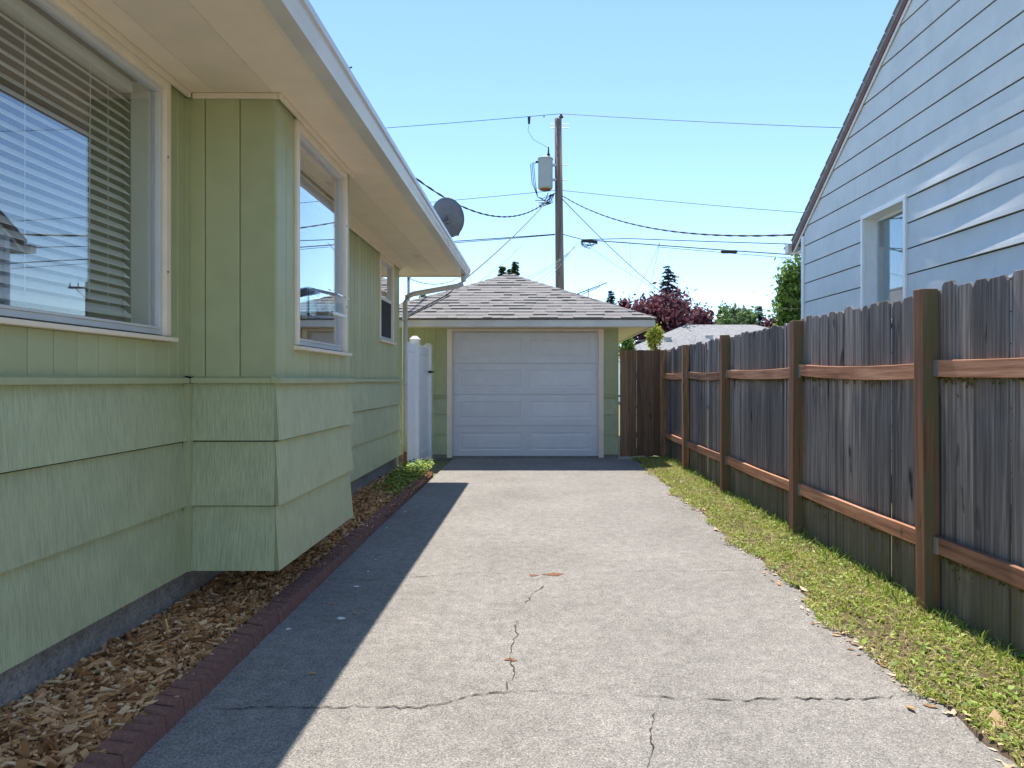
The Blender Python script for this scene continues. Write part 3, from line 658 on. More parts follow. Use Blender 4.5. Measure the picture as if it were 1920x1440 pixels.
for a in (DX0+.001, DX1-.03): gp_(box(a, a+.029, GY+.03, GY+.05, .004, DZ+.003), 'weather_strip', 'alum')
door = gp_(box(DX0+.005, DX1-.005, GY+.075, GY+.09, 0.012, DZ), 'garage_door', 'whitepaint')
sh_ = (DZ-.012)/4
for k in range(4):
    z0, z1 = .012+k*sh_+.003, .012+(k+1)*sh_-.003
    sec = MB(); xa, xb, yf = DX0+.005, DX1-.005, GY+.055
    # a section with two raised panels: frame strips and bevelled fields
    mid = (xa+xb)/2; m_ = .11; pz0, pz1 = z0+.11, z1-.11
    px_ = [(xa+m_, mid-.07), (mid+.07, xb-m_)]
    sec.box(xa, xb, yf, yf+.019, z0, pz0).box(xa, xb, yf, yf+.019, pz1, z1)
    for q0, q1 in ((xa, px_[0][0]), (px_[0][1], px_[1][0]), (px_[1][1], xb)): sec.box(q0, q1, yf, yf+.019, pz0, pz1)
    s_ = sec.build('door_section', 'whitepaint', door)
    for q0, q1 in px_:
        i1, i2 = .022, .05; g0, g1 = yf+.008, yf+.002
        V_ = [(q0, yf, pz0), (q1, yf, pz0), (q1, yf, pz1), (q0, yf, pz1)]
        def ins(d, y_): return [(q0+d, y_, pz0+d), (q1-d, y_, pz0+d), (q1-d, y_, pz1-d), (q0+d, y_, pz1-d)]
        V_ = V_ + ins(i1, g0) + ins(i2, g1)
        F_ = [(8, 9, 10, 11)] + [(i+j*4, (i+1) % 4+j*4, (i+1) % 4+j*4+4, i+j*4+4) for j in range(2) for i in range(4)]
        MB().add(V_, F_).build('raised_panel', 'whitepaint', s_)
gp_(box(DX0+.002, DX1-.002, GY+.05, GY+.10, .001, .0115), 'bottom_seal', 'dark')
# eaves and roof
EX0, EX1 = GXC-GR, GXC+GR; EB = 17.9
gp_(MB().box(EX0+.03, EX1-.03, GE+.03, EB-.03, 2.170, 2.185), 'soffit', 'soffit')
gp_(box(EX0, EX1, GE, GE+.028, 2.155, GZ-.012), 'fascia', 'gutter', bev=.004); gp_(box(EX1-.028, EX1, GE+.029, EB, 2.155, GZ-.012), 'fascia', 'gutter'); gp_(box(EX0, EX0+.028, GE+.029, EB, 2.155, GZ-.012), 'fascia', 'gutter')
gp_(box(GXC-GW-.01, GXC+GW+.01, GY-.03, GY-.0005, 2.1675, 2.1695), 'frieze', 'cream') if False else None
APY = GE+GR
rb = MB().add([(EX0-.02, GE-.025, GZ), (EX1+.02, GE-.025, GZ), (EX1+.02, EB+.02, GZ), (EX0-.02, EB+.02, GZ), (GXC, APY, GA), (GXC, EB-GR, GA)],
              [(0, 1, 4), (1, 2, 5, 4), (2, 3, 5), (3, 0, 4, 5), (3, 2, 1, 0)])
roof = gp_(rb, 'roof', 'roof')
e0 = Vector((GXC, GE-.03, GZ+.002)); ap = Vector((GXC, APY, GA+.002)); sd = (ap-e0); SL = sd.length; sd.normalize(); nrm = Vector((0, -sd.z, sd.y))
rows = 17; ex = SL/rows; HWD = GR+.02
for i in range(rows):
    s0, s1 = i*ex-.005, min(SL, (i+1)*ex+.03); h0, h1 = HWD*(1-max(0, s0)/SL), HWD*max(0, (1-s1/SL))
    x = -h0 - R.uniform(0, .3)
    while x < h0:
        w = R.choice((.14, .18, .24, .30)); a, b_ = max(x, -h0), min(x+w, h0); x += w
        if b_-a < .02: continue
        au, bu = min(max(a, -h1), h1), max(min(b_, h1), -h1)
        if bu < au: au = bu = (au+bu)/2
        th = R.choice((.012, .017, .026)); g_ = .0015
        lo = e0+sd*s0; hi = e0+sd*s1
        q = [lo+Vector((a+g_, 0, 0)), lo+Vector((b_-g_, 0, 0)), hi+Vector((bu, 0, 0)), hi+Vector((au, 0, 0))]
        tp = [q[0]+nrm*th, q[1]+nrm*th, q[2]+nrm*.003, q[3]+nrm*.003]
        MB().hexa(q+tp).build('shingle', 'roof', roof)
for sx in (-1, 1):
    A_ = Vector((GXC+sx*HWD, GE-.025, GZ+.01)); B_ = Vector((GXC, APY, GA+.012)); dd = (B_-A_); LL = dd.length; dd.normalize()
    side1 = Vector((-sx*1, 0, 0)); side2 = Vector((0, 1, 0))
    k = 0
    while k*.2 < LL-.05:
        p0 = A_+dd*(k*.2); p1 = A_+dd*min(LL, k*.2+.24); up = Vector((0, 0, 1))
        f1 = Vector((-sx*.14, 0, 0)); f2 = Vector((0, .14, 0)); lift = .014
        q = [p0+f1+up*.002, p0+up*lift, p0+f2+up*.002, p1+f1-up*.004, p1+up*(lift-.008), p1+f2-up*.004]
        bt = [v_-up*.02 for v_ in q]
        MB().add(q+bt, [(0, 1, 4, 3), (1, 2, 5, 4), (0, 6, 7, 1), (1, 7, 8, 2), (3, 4, 10, 9), (4, 5, 11, 10), (0, 3, 9, 6), (2, 8, 11, 5)]).build('hip_cap', 'roof', roof)
        k += 1
k = 0
while APY+k*.2 < EB-GR:
    y0 = APY+k*.2-.05
    MB().add([(GXC-.14, y0, GA-.045), (GXC, y0, GA+.03), (GXC+.14, y0, GA-.045), (GXC-.14, y0+.24, GA-.055), (GXC, y0+.24, GA+.02), (GXC+.14, y0+.24, GA-.055)], [(0, 1, 4, 3), (1, 2, 5, 4)]).build('ridge_cap', 'roof', roof); k += 1
# cables lying on the front roof face, service mast at the left
def on_roof(x, s, lift=.02): p = e0+sd*s+nrm*lift; return Vector((GXC+x, p.y, p.z))
for dxx in (0, .07): gp_(MB().tube([on_roof(-1.05+dxx, 1.22), on_roof(-1.32+dxx, .6, .022), on_roof(-1.52+dxx*.5, .12, .02), on_roof(-1.55+dxx*.5, -.01, .01)], .009, 6), 'roof_cable', 'cable')
mst = gp_(MB().tube([(-2.27, 12.0, 2.45), (-2.27, 12.0, 3.08)], .024, 8), 'service_mast', 'steel')
MB().tube([(-2.27, 12.0, 3.06), (-2.27, 11.98, 3.14), (-2.22, 11.93, 3.12)], [.03, .045, .03], 8).build('weatherhead', 'dish', mst)

# ------------------------------------------------------------------ wooden fence
fen = thing('wooden_fence', 'weathered grey cedar picket fence with reddish rails and posts', 'fence', (2.15, 6.5, 0))
def fx(y): return 2.11-0.0105*(y-3.72)
PY = [1.82, 3.72, 5.60, 7.67, 9.60, 11.25]
for i, y in enumerate(PY):
    x = fx(y); h = (1.80, 1.80, 1.79, 1.81, 1.80, 1.80)[i]; ln = R.gauss(0, .006)
    p = MB().hexa([(x, y, -.1), (x+.089, y, -.1), (x+.089, y+.089, -.1), (x, y+.089, -.1), (x+ln, y, h), (x+.089+ln, y, h), (x+.089+ln, y+.089, h+.004), (x+ln, y+.089, h+.004)]).build('post', 'post', fen, bev=.004)
for i in range(len(PY)-1):
    ya, yb = PY[i]+.09, PY[i+1]-.001
    for z, sg in ((1.325, R.uniform(.008, .022)), (0.365 if i < 2 else .36, R.uniform(.0, .012))):
        dz = R.gauss(0, .008); x = fx(ya)+.047; n = 10; q = []
        mb = MB(); vs = []
        for k in range(n+1):
            t = k/n; yy = ya+(yb-ya)*t; xx = fx(yy)+.047+.004*math.sin(t*5+i); zz = z+dz*(1-2*t)-sg*4*t*(1-t)*(1 if z > 1 else .6)
            vs += [(xx, yy, zz), (xx+.037, yy, zz), (xx+.037, yy, zz+.09), (xx, yy, zz+.09)]
        fs = [(3, 2, 1, 0), (n*4, n*4+1, n*4+2, n*4+3)] + [(k*4+j, k*4+(j+1) % 4, k*4+4+(j+1) % 4, k*4+4+j) for k in range(n) for j in range(4)]
        rl = mb.add(vs, fs).build('rail', 'rail', fen, bev=.004)
        MB().box(fx(yb)+.043, fx(yb)+.0465, yb-.05, yb-.002, z-.004, z+.085).build('rail_hanger', 'steel', rl)
y = 1.2
while y < 11.34:
    w = R.choice((.139, .139, .139, .139, .089, .12)); h = 1.80+R.gauss(0, .012); xo = fx(y)+.0865+R.uniform(0, .006); th = .016; e = .028
    ln = R.gauss(0, .004); tw = R.gauss(0, .003)
    poly = [(y+.001, .015+R.random()*.03), (y+w-.002, .015+R.random()*.03), (y+w-.002+ln, h-e*R.uniform(.7, 1.2)), (y+w-e*.9+ln, h), (y+e*.9+ln, h+R.gauss(0, .004)), (y+.001+ln, h-e*R.uniform(.7, 1.2))]
    MB().prism(poly, lambda p: (xo+tw*(p[0]-y)/w*2, p[0], p[1]), lambda p: (xo+th+tw*(p[0]-y)/w*2, p[0], p[1])).build('picket', 'picket', fen, bev=.003)
    y += w+R.choice((.0003, .0008, .0015, .0025))
r = np.random.default_rng(5); n = 5200
y = 1.9+9.2*r.random(n); up = r.random(n) < .5; x = 2.11-0.0105*(y-3.72)+.0845-r.random(n)*.006
dn = r.gamma(1.6, .009, n); z = np.where(up, 1.318, .358)-dn*(.4+.6*np.abs(np.sin(y*4)+np.sin(y*11)))+.004
s_ = r.uniform(.004, .010, n); p = [np.stack([x, y-s_, z], 1), np.stack([x-.004, y, z-s_*1.4], 1), np.stack([x, y+s_, z+.002], 1), np.stack([x-.003, y, z+s_], 1)]
k = np.arange(n)*4; mo = soup('moss', np.stack(p, 1).reshape(-1, 3), np.stack([k, k+1, k+2, k+3], 1), 'moss', fen); mo['kind'] = 'stuff'
# short brown panel from garage corner to fence
pf = thing('fence_panel', 'brown stained board panel between garage corner and grey fence', 'fence', (1.7, 11.30, 0))
x = 1.365
while x < 2.0:
    w = .137; h = 1.80+R.gauss(0, .008); e = .025; yo = 11.30+R.uniform(0, .006)
    poly = [(x+.001, .03+R.random()*.03), (x+w-.001, .03+R.random()*.03), (x+w-.001, h-e), (x+w-e, h), (x+e, h), (x+.001, h-e)]
    MB().prism(poly, lambda p: (p[0], yo, p[1]), lambda p: (p[0], yo+.016, p[1])).build('picket', 'brownpicket', pf)
    x += w+R.choice((.0005, .001, .0025))
for z in (.35, 1.33): MB().box(1.37, 2.03, 11.324, 11.361, z, z+.089).build('rail', 'rail', pf)
MB().box(2.02, 2.06, 11.262, 11.299, 0, 1.78).build('nailer', 'rail', pf)

# ------------------------------------------------------------------ neighbour's house
NA = math.radians(-1.7); NO = Vector((3.80, 9.75, 0)); ND = Vector((math.sin(NA), math.cos(NA), 0)); NN = Vector((-math.cos(NA), math.sin(NA), 0))
nb = thing('neighbour_house', 'pale blue lap sided house with steep gable behind the fence', 'house', tuple(NO))
def npt(s, z, o=0.0): return NO + ND*s + NN*o + Vector((0, 0, z))     # s along wall (0 at far corner, negative toward camera), o outwards
def rake(s): return 3.235 + (0.24-s)*0.69      # z of rake underside at s
RS = -5.2                                        # ridge
def nq(mb, name, mt, **k): return mb.build(name, mt, nb, **k)
WS = (-2.575, -1.71, 1.95, 3.205)              # window opening s0,s1,z0,z1
def nboard(s0, s1, z0, z1, e0=0.0, e1=0.0):
    """lap board, bottom edge proud and wavy nearer the camera; e0/e1 = slope of the cut ends (ds per dz)"""
    n = max(1, int(abs(s1-s0)/.07)); vs = []; z1 = z1-.012
    for k in range(n+1):
        t = k/n; warp = 0.0; s = s0+(s1-s0)*t
        if z0 < 3.7 and s < -2.5: warp = .022*max(0, math.sin((s+2.5)*-1.7+z0*2.2))**1.5*min(1, (-2.5-s)/.7)
        def q(f, o): z = z0+(z1-z0)*f; return npt(s+(e0*(1-t)+e1*t)*(z-z0), z, o)
        vs += [q(0, .002), q(0, .017+warp), q(.15, .0162+warp*.75), q(.32, .0152+warp*.38), q(.5, .0138+warp*.1), q(1, .009), q(1, .002)]
    m_ = 7
    fs = [tuple(range(m_-1, -1, -1)), tuple(n*m_+j for j in range(m_))] + [(k*m_+j, k*m_+(j+1) % m_, (k+1)*m_+(j+1) % m_, (k+1)*m_+j) for k in range(n) for j in range(m_)]
    nq(MB().add(vs, fs), 'siding_board', 'nsiding')
z = 2.945-.267*10
while z < 6.6:
    z1 = z+.267; s0, s1 = -9.5, -.06
    sm = 0.24-(z-3.235)/.69-.03; c1 = c0 = 0.0
    if sm < s1: s1 = sm; c1 = -1/.69
    if 2*RS-sm > s0: s0 = 2*RS-sm; c0 = 1/.69
    if s1-s0 > .3:
        if z1 > WS[2]+.01 and z < WS[3]-.01:
            nboard(s0, WS[0]-.035, z, z1, c0, 0); nboard(WS[1]+.035, s1, z, z1, 0, c1)
        else: nboard(s0, s1, z, z1, c0, c1)
    z = z1
# backing wall with the window opening, gable outline
def nwall(poly, o0=-.0, o1=-.12):
    nq(MB().prism(poly, lambda p: npt(p[0], p[1], o0), lambda p: npt(p[0], p[1], o1)), 'wall', 'gap_shade')
nwall([(-9.5, -.1), (0, -.1), (0, WS[2]), (-9.5, WS[2])])
nwall([(-9.5, WS[2]), (WS[0], WS[2]), (WS[0], WS[3]), (-9.5, WS[3])]); nwall([(WS[1], WS[2]), (0, WS[2]), (0, WS[3]), (WS[1], WS[3])])
nwall([(-9.5, WS[3]), (0, WS[3]), (0, rake(0)-.03), (RS, rake(RS)-.03), (-9.5, rake(2*RS+9.5)-.03)])
nq(MB().prism([(-9.5, -.1), (0, -.1), (0, 3.2), (-9.5, 3.2)], lambda p: npt(p[0], p[1], -5), lambda p: npt(p[0], p[1], -5.1)), 'wall', 'room')
nq(MB().prism([(0, .0), (0, -.1), (0, -5), (0, -4.9)], lambda p: npt(0, -.1, p[1]), lambda p: npt(0, 3.2, p[1])), 'wall', 'nsiding') if False else None
nq(MB().hexa([npt(-.12, -.1, -.121), npt(0, -.1, -.121), npt(0, -.1, -5), npt(-.12, -.1, -5), npt(-.12, 3.15, -.121), npt(0, 3.15, -.121), npt(0, 3.15, -5), npt(-.12, 3.15, -5)]), 'wall', 'nsiding')
nq(MB().hexa([npt(-.058, -.1, .002), npt(.02, -.1, .002), npt(.02, -.1, .03), npt(-.058, -.1, .03), npt(-.058, rake(0)-.05, .002), npt(.02, rake(0)-.05, .002), npt(.02, rake(0)-.05, .03), npt(-.058, rake(0)-.05, .03)]), 'corner_board', 'nwhite')
# roof slabs with brown rake trim and white under-board
def slab(sA, zA, sB, zB, o0, o1, dz0, dz1, name, mt):
    nq(MB().hexa([npt(sA, zA+dz0, o0), npt(sB, zB+dz0, o0), npt(sB, zB+dz0, o1), npt(sA, zA+dz0, o1), npt(sA, zA+dz1, o0), npt(sB, zB+dz1, o0), npt(sB, zB+dz1, o1), npt(sA, zA+dz1, o1)]), name, mt)
for sA, zA, sB, zB in ((.30, rake(.30), RS, rake(RS)), (2*RS-.30, rake(.30), RS, rake(RS))):
    slab(sA, zA, sB, zB, .050, -5.3, .075, .15, 'roof', 'farroof')
    slab(sA, zA, sB, zB, .047, .033, .0, .074, 'rake_board', 'brown')
    slab(sA, zA, sB, zB, .0325, .022, -.045, .055, 'rake_trim', 'nwhite')
    slab(sA, zA, sB, zB, .0215, .003, -.02, .05, 'rake_soffit', 'nwhite')
k = 0
while k < 34:   # shingle butts along the rake edge
    s = .30-k*.16; 
    nq(MB().hexa([npt(s, rake(s)+.151, .062), npt(s-.15, rake(s-.15)+.151, .062), npt(s-.15, rake(s-.15)+.151, -.3), npt(s, rake(s)+.151, -.3), npt(s, rake(s)+.172, .062), npt(s-.15, rake(s-.15)+.158, .062), npt(s-.15, rake(s-.15)+.158, -.3), npt(s, rake(s)+.172, -.3)]), 'shingle', 'farroof'); k += 1
nq(MB().hexa([npt(.03, rake(.3)-.03, .0), npt(.295, rake(.3)-.03, .0), npt(.295, rake(.3)-.03, -5), npt(.03, rake(.3)-.03, -5), npt(.03, rake(.3)-.015, .0), npt(.295, rake(.3)-.015, .0), npt(.295, rake(.3)-.015, -5), npt(.03, rake(.3)-.015, -5)]), 'soffit', 'nwhite')
nq(MB().hexa([npt(.305, rake(.3)-.01, .10), npt(.42, rake(.3)-.01, .10), npt(.42, rake(.3)-.01, -5), npt(.305, rake(.3)-.01, -5), npt(.305, rake(.3)+.11, .10), npt(.43, rake(.3)+.11, .10), npt(.43, rake(.3)+.11, -5), npt(.305, rake(.3)+.11, -5)]), 'gutter', 'gutter')
# its window
def nbx(s0, s1, z0, z1, o0, o1): return MB().hexa([npt(s0, z0, o0), npt(s1, z0, o0), npt(s1, z0, o1), npt(s0, z0, o1), npt(s0, z1, o0), npt(s1, z1, o0), npt(s1, z1, o1), npt(s0, z1, o1)])
s0, s1, z0, z1 = WS
cs = MB()
for q in ((s0-.034, s0+.012, z0-.03, z1+.034), (s1-.012, s1+.034, z0-.03, z1+.034), (s0+.0125, s1-.0125, z1-.012, z1+.034), (s0+.0125, s1-.0125, z0-.03, z0+.012)):
    cs.hexa(nbx(*q, .032, -.0)['v'] if False else nbx(*q, .034, -.001).v)
nw = nq(cs, 'window', 'nwhite', bev=.003)
for q in ((s0+.0005, s0+.014, z0, z1), (s1-.014, s1-.0005, z0, z1), (s0+.015, s1-.015, z1-.014, z1-.0005), (s0+.015, s1-.015, z0+.0005, z0+.02)): nbx(*q, -.002, -.16).build('jamb', 'nwhite', nw)
for q in ((s0+.015, s0+.05, z0+.02, z1-.015), (s1-.05, s1-.015, z0+.02, z1-.015), (s0+.051, s1-.051, z1-.055, z1-.016), (s0+.051, s1-.051, z0+.021, z0+.05)): nbx(*q, -.115, -.15).build('sash', 'nwhite', nw)
nbx(s0+.05, s1-.05, z0+.05, z1-.055, -.130, -.134).build('pane', 'glass', nw)
cv = []; nn_ = 40
for k in range(nn_+1):
    s = (s1-.05)-(.42)*k/nn_; cv += [npt(s, z0+.03, -.20-.018*math.sin(k*.9)), npt(s, z1-.05, -.20-.012*math.sin(k*.9+.4))]
MB().add(cv, [(2*k, 2*k+2, 2*k+3, 2*k+1) for k in range(nn_)]).build('curtain', 'curtain', nw)

# ------------------------------------------------------------------ far house beyond the alley
fh = thing('far_house', 'low grey hip roofed house beyond the brown fence panel', 'house', (8.0, 37, 0))
def fhp(mb, name, mt): return mb.build(name, mt, fh)
fhp(box(4.9, 15.5, 34.6, 43, 0, 2.75), 'wall', 'nwhite')
FR = fhp(MB().add([(4.35, 34.0, 2.8), (16, 34.0, 2.8), (16, 43.6, 2.8), (4.35, 43.6, 2.8), (8.3, 38.3, 4.42), (12.2, 38.3, 4.42)], [(0, 1, 5, 4), (1, 2, 5), (2, 3, 4, 5), (3, 0, 4), (3, 2, 1, 0)]), 'roof', 'farroof')
fhp(MB().add([(5.6, 33.2, 2.78), (10.2, 33.2, 2.78), (10.2, 37.0, 2.79), (5.6, 37.0, 2.79), (7.6, 35.4, 3.80), (7.9, 37.2, 3.80)], [(0, 1, 4), (1, 2, 5, 4), (2, 3, 5), (3, 0, 4, 5), (3, 2, 1, 0)]), 'porch_roof', 'farroof')
for (x, y, z) in ((6.55, 34.45, 3.36), (9.0, 35.8, 3.55)):
    MB().box(x-.16, x+.16, y-.15, y+.15, z-.1, z+.06).box(x-.2, x+.2, y-.2, y+.2, z+.0605, z+.10).build('roof_vent', 'steel', FR)
for k in range(3):
    t = .35+.17*k; p = Vector((4.35, 34.0, 2.8)).lerp(Vector((8.3, 38.3, 4.42)), t); MB().box(p.x-.5, p.x-.2, p.y-.2, p.y+.25, p.z-.02, p.z+.03).build('roof_patch', 'dish', FR)
# television antenna
an = thing('tv_antenna', 'old rooftop television aerial on a thin mast behind the garage', 'antenna', (2.25, 30, 0))
m0 = P(1103, 556, 30); MB().tube([(m0.x, 30, 0), (m0.x, 30, 5.35)], .022, 6).build('mast', 'steel', an)
a0, a1 = P(1080, 552, 29.6), P(1138, 530, 30.6)
MB().tube([a0, a1], .022, 6).build('boom', 'dark', an); MB().tube([a0+Vector((.25, 0, .0)), a1+Vector((-.3, 0, -.17))], .016, 6).build('boom', 'dark', an)
for k in range(10):
    p = a0.lerp(a1, (k+.3)/10); L_ = .75-.045*k; MB().tube([p+Vector((-.18*L_, -L_, .05)), p+Vector((.18*L_, L_, .05))], .006, 4).build('element', 'steel', an)

# ------------------------------------------------------------------ utility pole, transformer, wires
UD = 22.0; ux = 0.68
up_ = thing('utility_pole', 'tall wooden utility pole with grey transformer behind the garage', 'utility pole', (ux, UD, 0))
ztop = P(0, 223, UD).z
MB().tube([(ux+.07, UD, -.1), (ux+.03, UD, ztop*.5), (ux-.02, UD, ztop)], [.155, .14, .115], 14).build('pole', 'pole', up_, smooth=True)
pp = P(1051, 222, UD); MB().tube([(pp.x+.02, UD, pp.z-.35), (pp.x+.02, UD, pp.z+.02)], .016, 6).build('pin', 'dark', up_)
MB().lathe((pp.x+.02, UD, pp.z+.0), [(.03, 0), (.075, .03), (.075, .06), (.03, .08), (.05, .11), (.03, .14)], 10).build('insulator', 'pole', up_)
for zz in (233, 240):
    q = P(1037, zz, UD); MB().tube([(q.x-.08, UD, q.z), (q.x+.5, UD, q.z)], .014, 5).build('bolt', 'steel', up_)
tc_ = P(1022.5, 328, UD); tr_ = .235; th_ = .5
tf = MB().lathe((tc_.x, UD-.1, tc_.z-th_), [(.16, 0), (tr_-.03, .01), (tr_, .05), (tr_, 2*th_-.05), (tr_+.015, 2*th_-.045), (tr_+.015, 2*th_-.01), (tr_-.06, 2*th_+.03)], 20).build('transformer', 'trafo', up_, smooth=False)
MB().lathe((tc_.x+.1, UD-.12, tc_.z+th_+.02), [(.05, 0), (.07, .03), (.035, .06), (.06, .1), (.03, .14), (.018, .34)], 10).build('bushing', 'dark', tf)
MB().tube([(tc_.x, UD-.1, tc_.z-th_+.03), (tc_.x, UD-.1, tc_.z-th_-.005)], [tr_-.025, tr_-.05], 16).build('rusty_base', 'rust', tf)
for zz in (-.22, .25): MB().box(tc_.x+tr_-.02, ux-.08, UD-.14, UD-.06, tc_.z+zz, tc_.z+zz+.07).build('bracket', 'steel', tf)
for zz in (-.22, .25): MB().tube([(ux+.1, UD-.1, tc_.z+zz+.03), (ux+.28, UD-.1, tc_.z+zz+.03)], .013, 5).build('bolt', 'steel', up_)
MB().tube([(tc_.x-tr_, UD-.12, tc_.z+.38), (tc_.x-tr_-.07, UD-.14, tc_.z+.38)], .035, 8).build('side_bushing', 'dark', tf)
for k in range(3):
    x_ = tc_.x-tr_-.06-.05*k; MB().tube([(x_+.03, UD-.14, tc_.z+.36), (x_-.08, UD-.14, tc_.z+.30), (x_-.03, UD-.15, tc_.z-.3), (x_+.05+.05*k, UD-.15, tc_.z-.75), (x_+.3, UD-.16, tc_.z-.9+.05*k), (ux-.12, UD-.12, tc_.z-.62)], .011, 5).build('lead', 'cable', tf)
for k in range(7):   # tangle of splices under the transformer
    a_ = Vector((ux-.15-R.random()*.2, UD-.12, tc_.z-.55-R.random()*.15)); b2 = Vector((ux-.45-R.random()*.35, UD-.2, tc_.z-.85-R.random()*.25))
    MB().tube([a_, a_.lerp(b2, .4)+Vector((.08, 0, -.15)), b2], .013, 5).build('splice', 'cable', tf)
q0, q1 = P(992, 226, UD), P(1028, 279, UD)
arr = MB().tube([P(992, 219, UD), P(992, 232, UD)], [.05, .035], 8).build('arrester', 'dark', up_)
MB().tube([P(992, 230, UD), P(990, 245, UD), P(1000, 262, UD), P(1028, 277, UD)], .007, 5).build('lead', 'wire', up_)
MB().tube([P(1019, 218, UD), P(1021, 218, UD)], .035, 6).build('clamp', 'dark', up_)

def cat(a, b_, sag, n=28):
    a, b_ = Vector(a), Vector(b_); return [a.lerp(b_, i/n)-Vector((0, 0, sag*4*(i/n)*(1-i/n))) for i in range(n+1)]
def wire(pts, rad, name, label, cat_, mt='cable', twist=0.0, group=None):
    if twist:
        fine = []
        for a, b_ in zip(pts[:-1], pts[1:]):
            k = max(1, int((b_-a).length/.07)); fine += [a.lerp(b_, i/k) for i in range(k)]
        fine.append(pts[-1]); mb = MB(); s = 0
        for ph in (0, math.pi):
            q = []; s = 0
            for i, p in enumerate(fine):
                if i: s += (p-fine[i-1]).length
                t = 2*math.pi*s/twist+ph; d_ = (fine[min(i+1, len(fine)-1)]-fine[max(0, i-1)]).normalized(); u_ = d_.cross(Vector((0, 0, 1))).normalized(); w_ = u_.cross(d_)
                q.append(p+u_*math.cos(t)*rad*.6+w_*math.sin(t)*rad*.6)
            mb.tube(q, rad*.75, 4)
    else: mb = MB().tube(pts, rad, 5)
    o = mb.build(name, mt, loc=pts[0]); tag(o, label, cat_, group); return o
zP = pp.z+.15
wire(cat((ux+.05, UD, zP), (-42, UD+3, zP-.4), .55), .009, 'power_line', 'thin top wire running left from the pole top', 'wire')
wire(cat((ux+.05, UD, zP), (45, UD-2, zP-.6), .75), .009, 'power_line', 'thin top wire running right from pole top towards pale house', 'wire')
zN = P(0, 357, UD).z
wire(cat((ux-.1, UD, zN), (-42, UD+3, zN-.3), .8), .009, 'neutral_wire', 'second thin wire running left below the transformer', 'wire')
wire(cat((ux+.12, UD, zN), (45, UD-2, zN-.5), 1.25), .009, 'neutral_wire', 'second thin wire running right from pole below transformer level', 'wire')
A_ = Vector((ux-.25, UD-.1, P(0, 372, UD).z))
wire(cat(A_, (-3.25, 8.2, 5.5), 1.3), .016, 'service_drop', 'twisted black service drop sagging from pole to green house roof', 'cable', twist=.9)
wire(cat((ux+.12, UD-.1, P(0, 369, UD).z), (4.02, 10.12, 3.47), .42), .014, 'service_drop', 'twisted black service drop from pole to pale blue house', 'cable', twist=.9)
rf_end = on_roof(-1.05, 1.22, .03)
wire(cat(A_+Vector((.05, 0, .1)), rf_end, .12), .014, 'service_drop', 'straight black drop cable from pole down to garage roof', 'cable')
zc_ = P(0, 439, UD).z
wire(cat((ux-.12, UD, zc_), (-40, UD+2, zc_-.4), .55), .016, 'telephone_cable', 'thick telephone cable running left from pole at mid height', 'cable')
wire(cat((ux-.12, UD, zc_-.02), (-40, UD+1, zc_-.75), .62), .012, 'telephone_cable', 'lower telephone cable running left just under the thick one', 'cable')
spl = P(1092, 449, UD)
wire([Vector((ux+.12, UD, zc_)), P(1065, 442, UD), spl] + cat(P(1100, 444, UD), (40, UD-1, zc_-.5), .35)[1:], .014, 'telephone_cable', 'thick telephone cable running right from pole past coiled splice', 'cable')
wire([spl, P(1130, 452, UD)] + cat(P(1150, 453, UD), (38, UD-5, zc_-2.2), .5)[1:], .017, 'telephone_cable', 'heavy lower cable running right from splice, sloping to pale house', 'cable')
wire(cat(P(1235, 463, UD), (38, UD-7, zc_-3.0), .5), .009, 'telephone_cable', 'thin cable under heavy one, falling towards pale house', 'cable')
cse = tag(MB().tube([P(1092, 451, UD), P(1120, 454, UD)], .05, 8).build('splice_case', 'cable', loc=P(1092, 451, UD)), 'black cable splice case with coiled leads beside the pole', 'splice case')
for k in range(9):
    a_, b2 = P(1088+R.uniform(0, 6), 450, UD), P(1108+R.uniform(-8, 14), 455, UD); c_ = P(R.uniform(1092, 1116), R.uniform(458, 470), UD)
    MB().tube([a_, a_.lerp(c_, .6)+Vector((-.05, 0, -.05)), c_, c_.lerp(b2, .6)+Vector((.06, 0, -.02)), b2], .007, 4).build('coil', 'cable', cse)
amp = P(1367, 472, 19.6); tag(MB().tube([amp-Vector((.24, 0, 0)), amp-Vector((.2, 0, 0)), amp+Vector((.2, 0, 0)), amp+Vector((.24, 0, 0))], [.02, .05, .05, .02], 8).build('cable_amplifier', 'cable', loc=amp), 'small dark tube hung on cable near the pale house', 'splice case')
wire(cat((ux+.12, UD-.1, P(0, 375, UD).z), P(1300, 592, 33), .25), .013, 'drop_cable', 'dark drop cable slanting down right from pole towards plum tree', 'cable')
wire(cat(P(1250, 556, 30), P(1500, 578, 24), .25), .010, 'drop_cable', 'sagging cable from the plum tree to behind the pale house', 'cable')
wire(cat(P(1110, 466, UD), P(1300, 572, 36), .2), .006, 'drop_cable', 'thin grey wire from splice coil down towards the spruce', 'cable', 'wire')
for i, (a_, b2) in enumerate((((1090, 452), (960, 532)), ((1088, 453), (975, 530)), ((1084, 453), (985, 540)), ((1082, 452), (1000, 545)))):
    wire(cat(P(*a_, UD), P(*b2, 17.5), .15), .006, 'drop_wire', 'thin grey drop wire fanning from splice down behind garage roof', 'wire', 'wire', group='drop wires fanning down behind the garage')
wire(cat(P(990, 445, UD), P(885, 538, 14), .1), .006, 'drop_wire', 'thin grey wire from left telephone cable down to garage roof', 'wire', 'wire')
for i, b2 in enumerate(((1185, 556), (1214, 552))): wire(cat(P(1237, 455, UD), P(*b2, 38), .15), .007, 'drop_wire', 'thin wire falling from heavy cable to the purple tree', 'wire', 'wire', group='wires falling behind the purple trees')
wire(cat(P(1181, 455, UD), P(1183, 565, 40), .0), .005, 'drop_wire', 'faint vertical wire hanging from the telephone cable', 'wire', 'wire')
